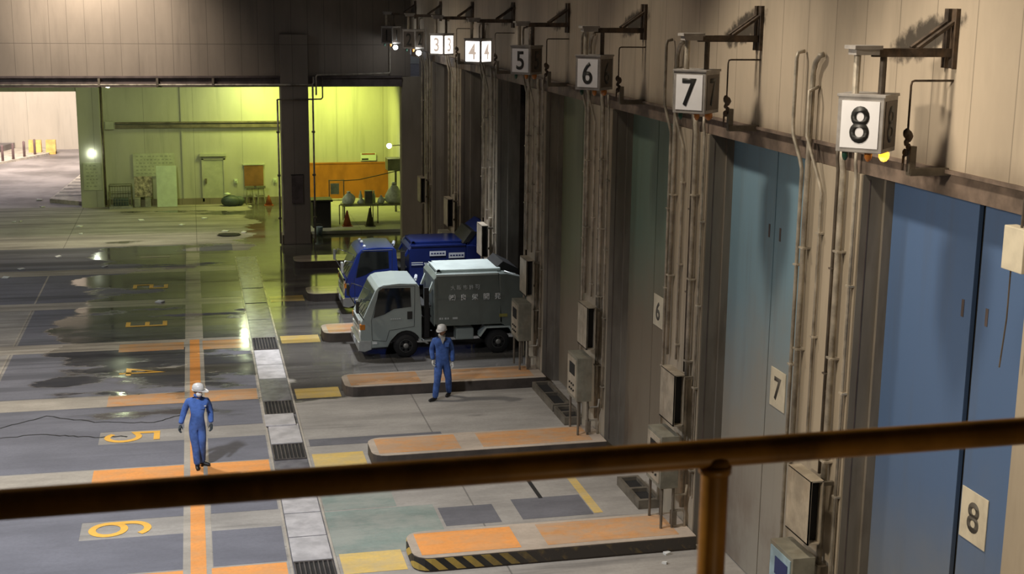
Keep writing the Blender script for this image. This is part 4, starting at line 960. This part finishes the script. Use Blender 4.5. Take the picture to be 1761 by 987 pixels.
def person(P, loc, label, J, face, hatyaw, coat, glove, mask, pants_r=1.):
    """J: joint dict in local coords (x right in the picture, y away from camera, z up)."""
    g = {k: Vector(v) for k, v in J.items() if not isinstance(v, float)}
    names = ['pelvis', 'waist', 'chest', 'neck0', 'neck', 'shL', 'elL', 'wrL', 'shR', 'elR', 'wrR', 'hipL', 'knL', 'anL', 'hipR', 'knR', 'anR']
    idx = {n: i for i, n in enumerate(names)}
    E_ = [('pelvis', 'waist'), ('waist', 'chest'), ('chest', 'neck0'), ('neck0', 'neck'), ('chest', 'shL'), ('shL', 'elL'), ('elL', 'wrL'), ('chest', 'shR'), ('shR', 'elR'), ('elR', 'wrR'), ('pelvis', 'hipL'), ('hipL', 'knL'), ('knL', 'anL'), ('pelvis', 'hipR'), ('hipR', 'knR'), ('knR', 'anR')]
    E_ = [(idx[a], idx[c]) for a, c in E_]
    rb = dict(pelvis=(.135, .10), waist=(.125, .09), chest=(.15, .105), neck0=(.06, .06), neck=(.05, .05), shL=.058, elL=.042, wrL=.028, shR=.058, elR=.042, wrR=.028, hipL=.082, knL=.055, anL=.036, hipR=.082, knR=.055, anR=.036)
    body = skin_obj('person', [g[n] for n in names], E_, [rb[n] for n in names], 'skin', None)
    # head joined to the same body mesh
    hc = g['head']; f = Vector((math.sin(face), -math.cos(face), 0)); r_ = Vector((f.y, -f.x, 0))*-1
    hb = bmesh.new(); hb.from_mesh(body.data)
    def blob(c, rr, sx, sy, sz, n=18):
        q = bmesh.ops.create_uvsphere(hb, u_segments=n, v_segments=12, radius=1)
        for v in q['verts']:
            p = v.co.copy(); taper = 1-.22*max(0, -p.z)
            v.co = c+r_*(p.x*rr*sx*taper)+f*(p.y*rr*sy*taper)+Vector((0, 0, p.z*rr*sz))
    blob(hc, .1, .80, 1.0, 1.18); blob(hc+f*.10+Vector((0, 0, -.012)), .018, .8, 1., 1.5, 8)
    blob(hc+f*.085+Vector((0, 0, -.06)), .02, 1.4, .6, .5, 8)
    for s_ in (-1, 1):
        blob(hc+r_*s_*.082+Vector((0, 0, -.01)), .026, .35, .8, 1.2, 8)
    hb.to_mesh(body.data); hb.free()
    for p in body.data.polygons: p.use_smooth = True
    body.location = loc; body['label'] = label; body['category'] = 'person'; WL[body.name] = Vector((0, 0, 0))
    # coverall
    V = [g[n] for n in names if n != 'neck']; nm = [n for n in names if n != 'neck']; ix = {n: i for i, n in enumerate(nm)}
    for s_ in ('anL', 'anR'): V[ix[s_]] = V[ix[s_]]-Vector((0, 0, .045))
    # extra points for folds: forearm end, mid thigh
    ex = {}
    E2 = []
    for a, c in [('pelvis', 'waist'), ('waist', 'chest'), ('chest', 'neck0'), ('chest', 'shL'), ('chest', 'shR'), ('pelvis', 'hipL'), ('pelvis', 'hipR')]: E2.append((ix[a], ix[c]))
    rc = dict(pelvis=(.185, .135), waist=(.175, .13), chest=(.20, .135), neck0=(.075, .072), shL=.083, elL=.064, wrL=.048, shR=.083, elR=.064, wrR=.048, hipL=.115, knL=.083, anL=.070, hipR=.115, knR=.083, anR=.070)
    R2 = [rc[n] for n in nm]
    for s_ in 'LR':
        for a, c, r0 in (('sh'+s_, 'el'+s_, .072), ('el'+s_, 'wr'+s_, .060), ('hip'+s_, 'kn'+s_, .104), ('kn'+s_, 'an'+s_, .080)):
            b = len(V); V.append((g[a]+g[c])/2); R2.append(r0*1.0); E2 += [(ix[a], b), (b, ix[c])]
    cov = skin_obj('coverall', V, E2, R2, coat, body)
    # collar, belt line, pocket
    c0 = g['neck0']; k = MB().lathe([(.072, -.02), (.088, .03), (.075, .045)], (c0.x, c0.y, c0.z+.02), 16); ob('collar', k, 'scarf' if P == 'B' else coat, body, True)
    ob('pocket', MB().box(g['chest'].x+.04, g['chest'].x+.13, g['chest'].y-.148, g['chest'].y-.13, g['chest'].z-.05, g['chest'].z+.05), coat, body)
    if P == 'A': ob('badge', MB().box(g['chest'].x+.12, g['chest'].x+.155, g['chest'].y-.15, g['chest'].y-.13, g['chest'].z+.0, g['chest'].z+.02), 'maskw', body)
    if P == 'B': ob('white_shirt_front', MB().prism([(c0.x-.06, c0.z+.02), (c0.x+.06, c0.z+.02), (c0.x+.0, c0.z-.14)], 'y', c0.y-.125, c0.y-.085), 'scarf', body)
    # hands
    for s_, sd in (('L', 1), ('R', -1)):
        dd = g['wr'+s_]-g['el'+s_]; hand(g['wr'+s_], dd+Vector((0, 0, -.1)), (sd*.6, -.5, .1), sd, glove, 'glove', body)
    # shoes
    for s_, yw in (('L', J.get('ftL', face)), ('R', J.get('ftR', face))):
        a = g['an'+s_]; fz = Vector((math.sin(yw), -math.cos(yw), 0)); 
        V = [Vector((a.x, a.y, a.z-.02)), Vector((a.x, a.y, .055))-fz*.03, Vector((a.x, a.y, .045))+fz*.07, Vector((a.x, a.y, .035))+fz*.15, Vector((a.x, a.y, .032))+fz*.185]
        skin_obj('boot', V, [(0, 1), (1, 2), (2, 3), (3, 4)], [.052, .052, .045, .038, .026], 'shoe', body, 1)
    # helmet
    up = Vector((0, 0, 1)); hf = Vector((math.sin(hatyaw), -math.cos(hatyaw), 0)); hr = Vector((-hf.y, hf.x, 0))
    mb = MB(); n = 20; rings = []
    for (rr, z) in ((.112, -.005), (.116, .03), (.110, .065), (.088, .098), (.05, .118), (.008, .124)):
        rings.append([mb.b.verts.new(hc+hr*(rr*.92*math.cos(2*PI*j/n))+hf*(rr*1.08*math.sin(2*PI*j/n))+up*(z+.03)) for j in range(n)])
    for A, B in zip(rings, rings[1:]):
        for j in range(n): mb.b.faces.new((A[j], A[(j+1) % n], B[(j+1) % n], B[j]))
    mb.b.faces.new(rings[-1]); mb.b.faces.new(rings[0][::-1]); bmesh.ops.recalc_face_normals(mb.b, faces=mb.b.faces)
    he = ob('helmet', mb, 'helmet', body, True)
    mb = MB(); pts = []; bl = .10 if P == 'A' else .075
    for j in range(n):
        a = 2*PI*j/n; k = 1+ .10; e = bl*max(0, math.sin(a))**2
        pts.append((hr*(.118*math.cos(a))+hf*(.130*math.sin(a)+e)))
    lo = [mb.b.verts.new(hc+p+up*(.018-.25*max(0, p.dot(hf)-.12))) for p in pts]; hi = [mb.b.verts.new(hc+p+up*(.030-.25*max(0, p.dot(hf)-.12))) for p in pts]
    mb.b.faces.new(lo); mb.b.faces.new(hi[::-1])
    for j in range(n): mb.b.faces.new((lo[j], lo[(j+1) % n], hi[(j+1) % n], hi[j]))
    bmesh.ops.recalc_face_normals(mb.b, faces=mb.b.faces); ob('brim', mb, 'helmet', he)
    ob('helmet_band', MB().lathe([(.108, .0), (.108, .028)], (hc.x, hc.y, hc.z+.002), 18), 'black', he)
    hb = MB().ball(hc-f*.015+up*.01, .097, (.9, 1.03, 1.1), 14)
    bmesh.ops.delete(hb.b, geom=[v for v in hb.b.verts if v.co.z < hc.z-.07 or (v.co-hc).dot(f) > .02], context='VERTS'); ob('hair', hb, 'hair', body, True)
    for s_ in (-1, 1): ob('eye', MB().ball(hc+f*.088+r_*s_*.032+up*.012, .009, n=8), 'hair', body, True)
    if mask: ob('face_mask', MB().ball(hc+f*.062+up*(-.052), .062, (.95, .95, .85), 14), 'maskw', body, True)
    return body
A = dict(pelvis=(.02, 0, .90), waist=(.03, .0, 1.06), chest=(.05, .02, 1.28), neck0=(.06, .0, 1.44), neck=(.07, -.02, 1.50), head=(.07, -.06, 1.585),
         shL=(-.13, .0, 1.38), elL=(-.22, .06, 1.13), wrL=(-.29, -.04, .92), shR=(.23, .02, 1.37), elR=(.28, .10, 1.12), wrR=(.29, .0, .90),
         hipL=(-.06, 0, .84), knL=(-.02, -.02, .47), anL=(.0, -.02, .10), hipR=(.10, .02, .84), knR=(.10, -.0, .48), anR=(.09, .13, .10), ftL=.0, ftR=1.0)
person('A', (-.16, 25.74, 0), 'worker in blue coverall and white cap with face mask on the orange line', A, .15, .95, 'cloth', 'gloved', True)
B = dict(pelvis=(.02, 0, .93), waist=(.02, .0, 1.08), chest=(.02, .0, 1.32), neck0=(.01, -.01, 1.48), neck=(.01, -.03, 1.55), head=(-.0, -.06, 1.64),
         shL=(-.17, .0, 1.42), elL=(-.21, .08, 1.16), wrL=(-.21, -.06, .96), shR=(.19, .02, 1.41), elR=(.26, .06, 1.14), wrR=(.25, -.08, .90),
         hipL=(-.06, 0, .87), knL=(-.12, -.16, .50), anL=(-.17, -.12, .10), hipR=(.10, .02, .87), knR=(.17, .02, .49), anR=(.22, .22, .12), ftL=-1.1, ftR=-.6)
person('B', (5.35, 29.42, 0), 'worker in blue coverall and white helmet striding past the grey truck', B, -.6, -.6, 'clothd', 'glovew', False)

# ================================================================== HANDRAIL
lamp('rail_underside_fill', (.9, 1.2, 7.55), .75, (1, .75, .45), .12, (.9, 1.9, 8.6))  # unseen fill added to light the underside of the rail
def rr(px, py, t): return R @ Vector(((px-880.5)/F, -(py-493.5)/F, -1))*t + Vector((0, 0, H))
pa, pb = rr(0, 868, 1.95), rr(1761, 741, 2.25)
dd = (pb-pa).normalized()
t = thing('handrail', 'yellow painted gallery handrail crossing the front of the view', 'handrail', (pa.x+1, pa.y, 7.44))
ob('top_rail', MB().tube([pa-dd*1.6, pa-dd*.5, pa, (pa+pb)/2, pb, pb+dd*2.0], .0228, 24), 'rail', t, True)
q = rr(1231, 780, 1.0)-Vector((0, 0, H)); s = (pa.y*dd.x-pa.x*dd.y)/(q.y*dd.x-q.x*dd.y) ; q = q*s
zr = pa.z+(q.x-pa.x)/dd.x*dd.z
ob('post', MB().tube([(q.x, q.y, 7.42), (q.x, q.y, 8.0), (q.x, q.y, zr-.035), (q.x, q.y, zr-.005)], [.0225, .0225, .0225, .026], 20), 'rail', t, True)
q2 = Vector((q.x, q.y, 0))-Vector((dd.x, dd.y, 0))*1.9
ob('post', MB().tube([(q2.x, q2.y, 7.42), (q2.x, q2.y, zr-1.9*dd.z)], .0225, 20), 'rail', t, True)
ob('weld_collar', MB().tube([(q.x, q.y, zr-.032), (q.x, q.y, zr-.018)], .0265, 20), 'rail', t, True)
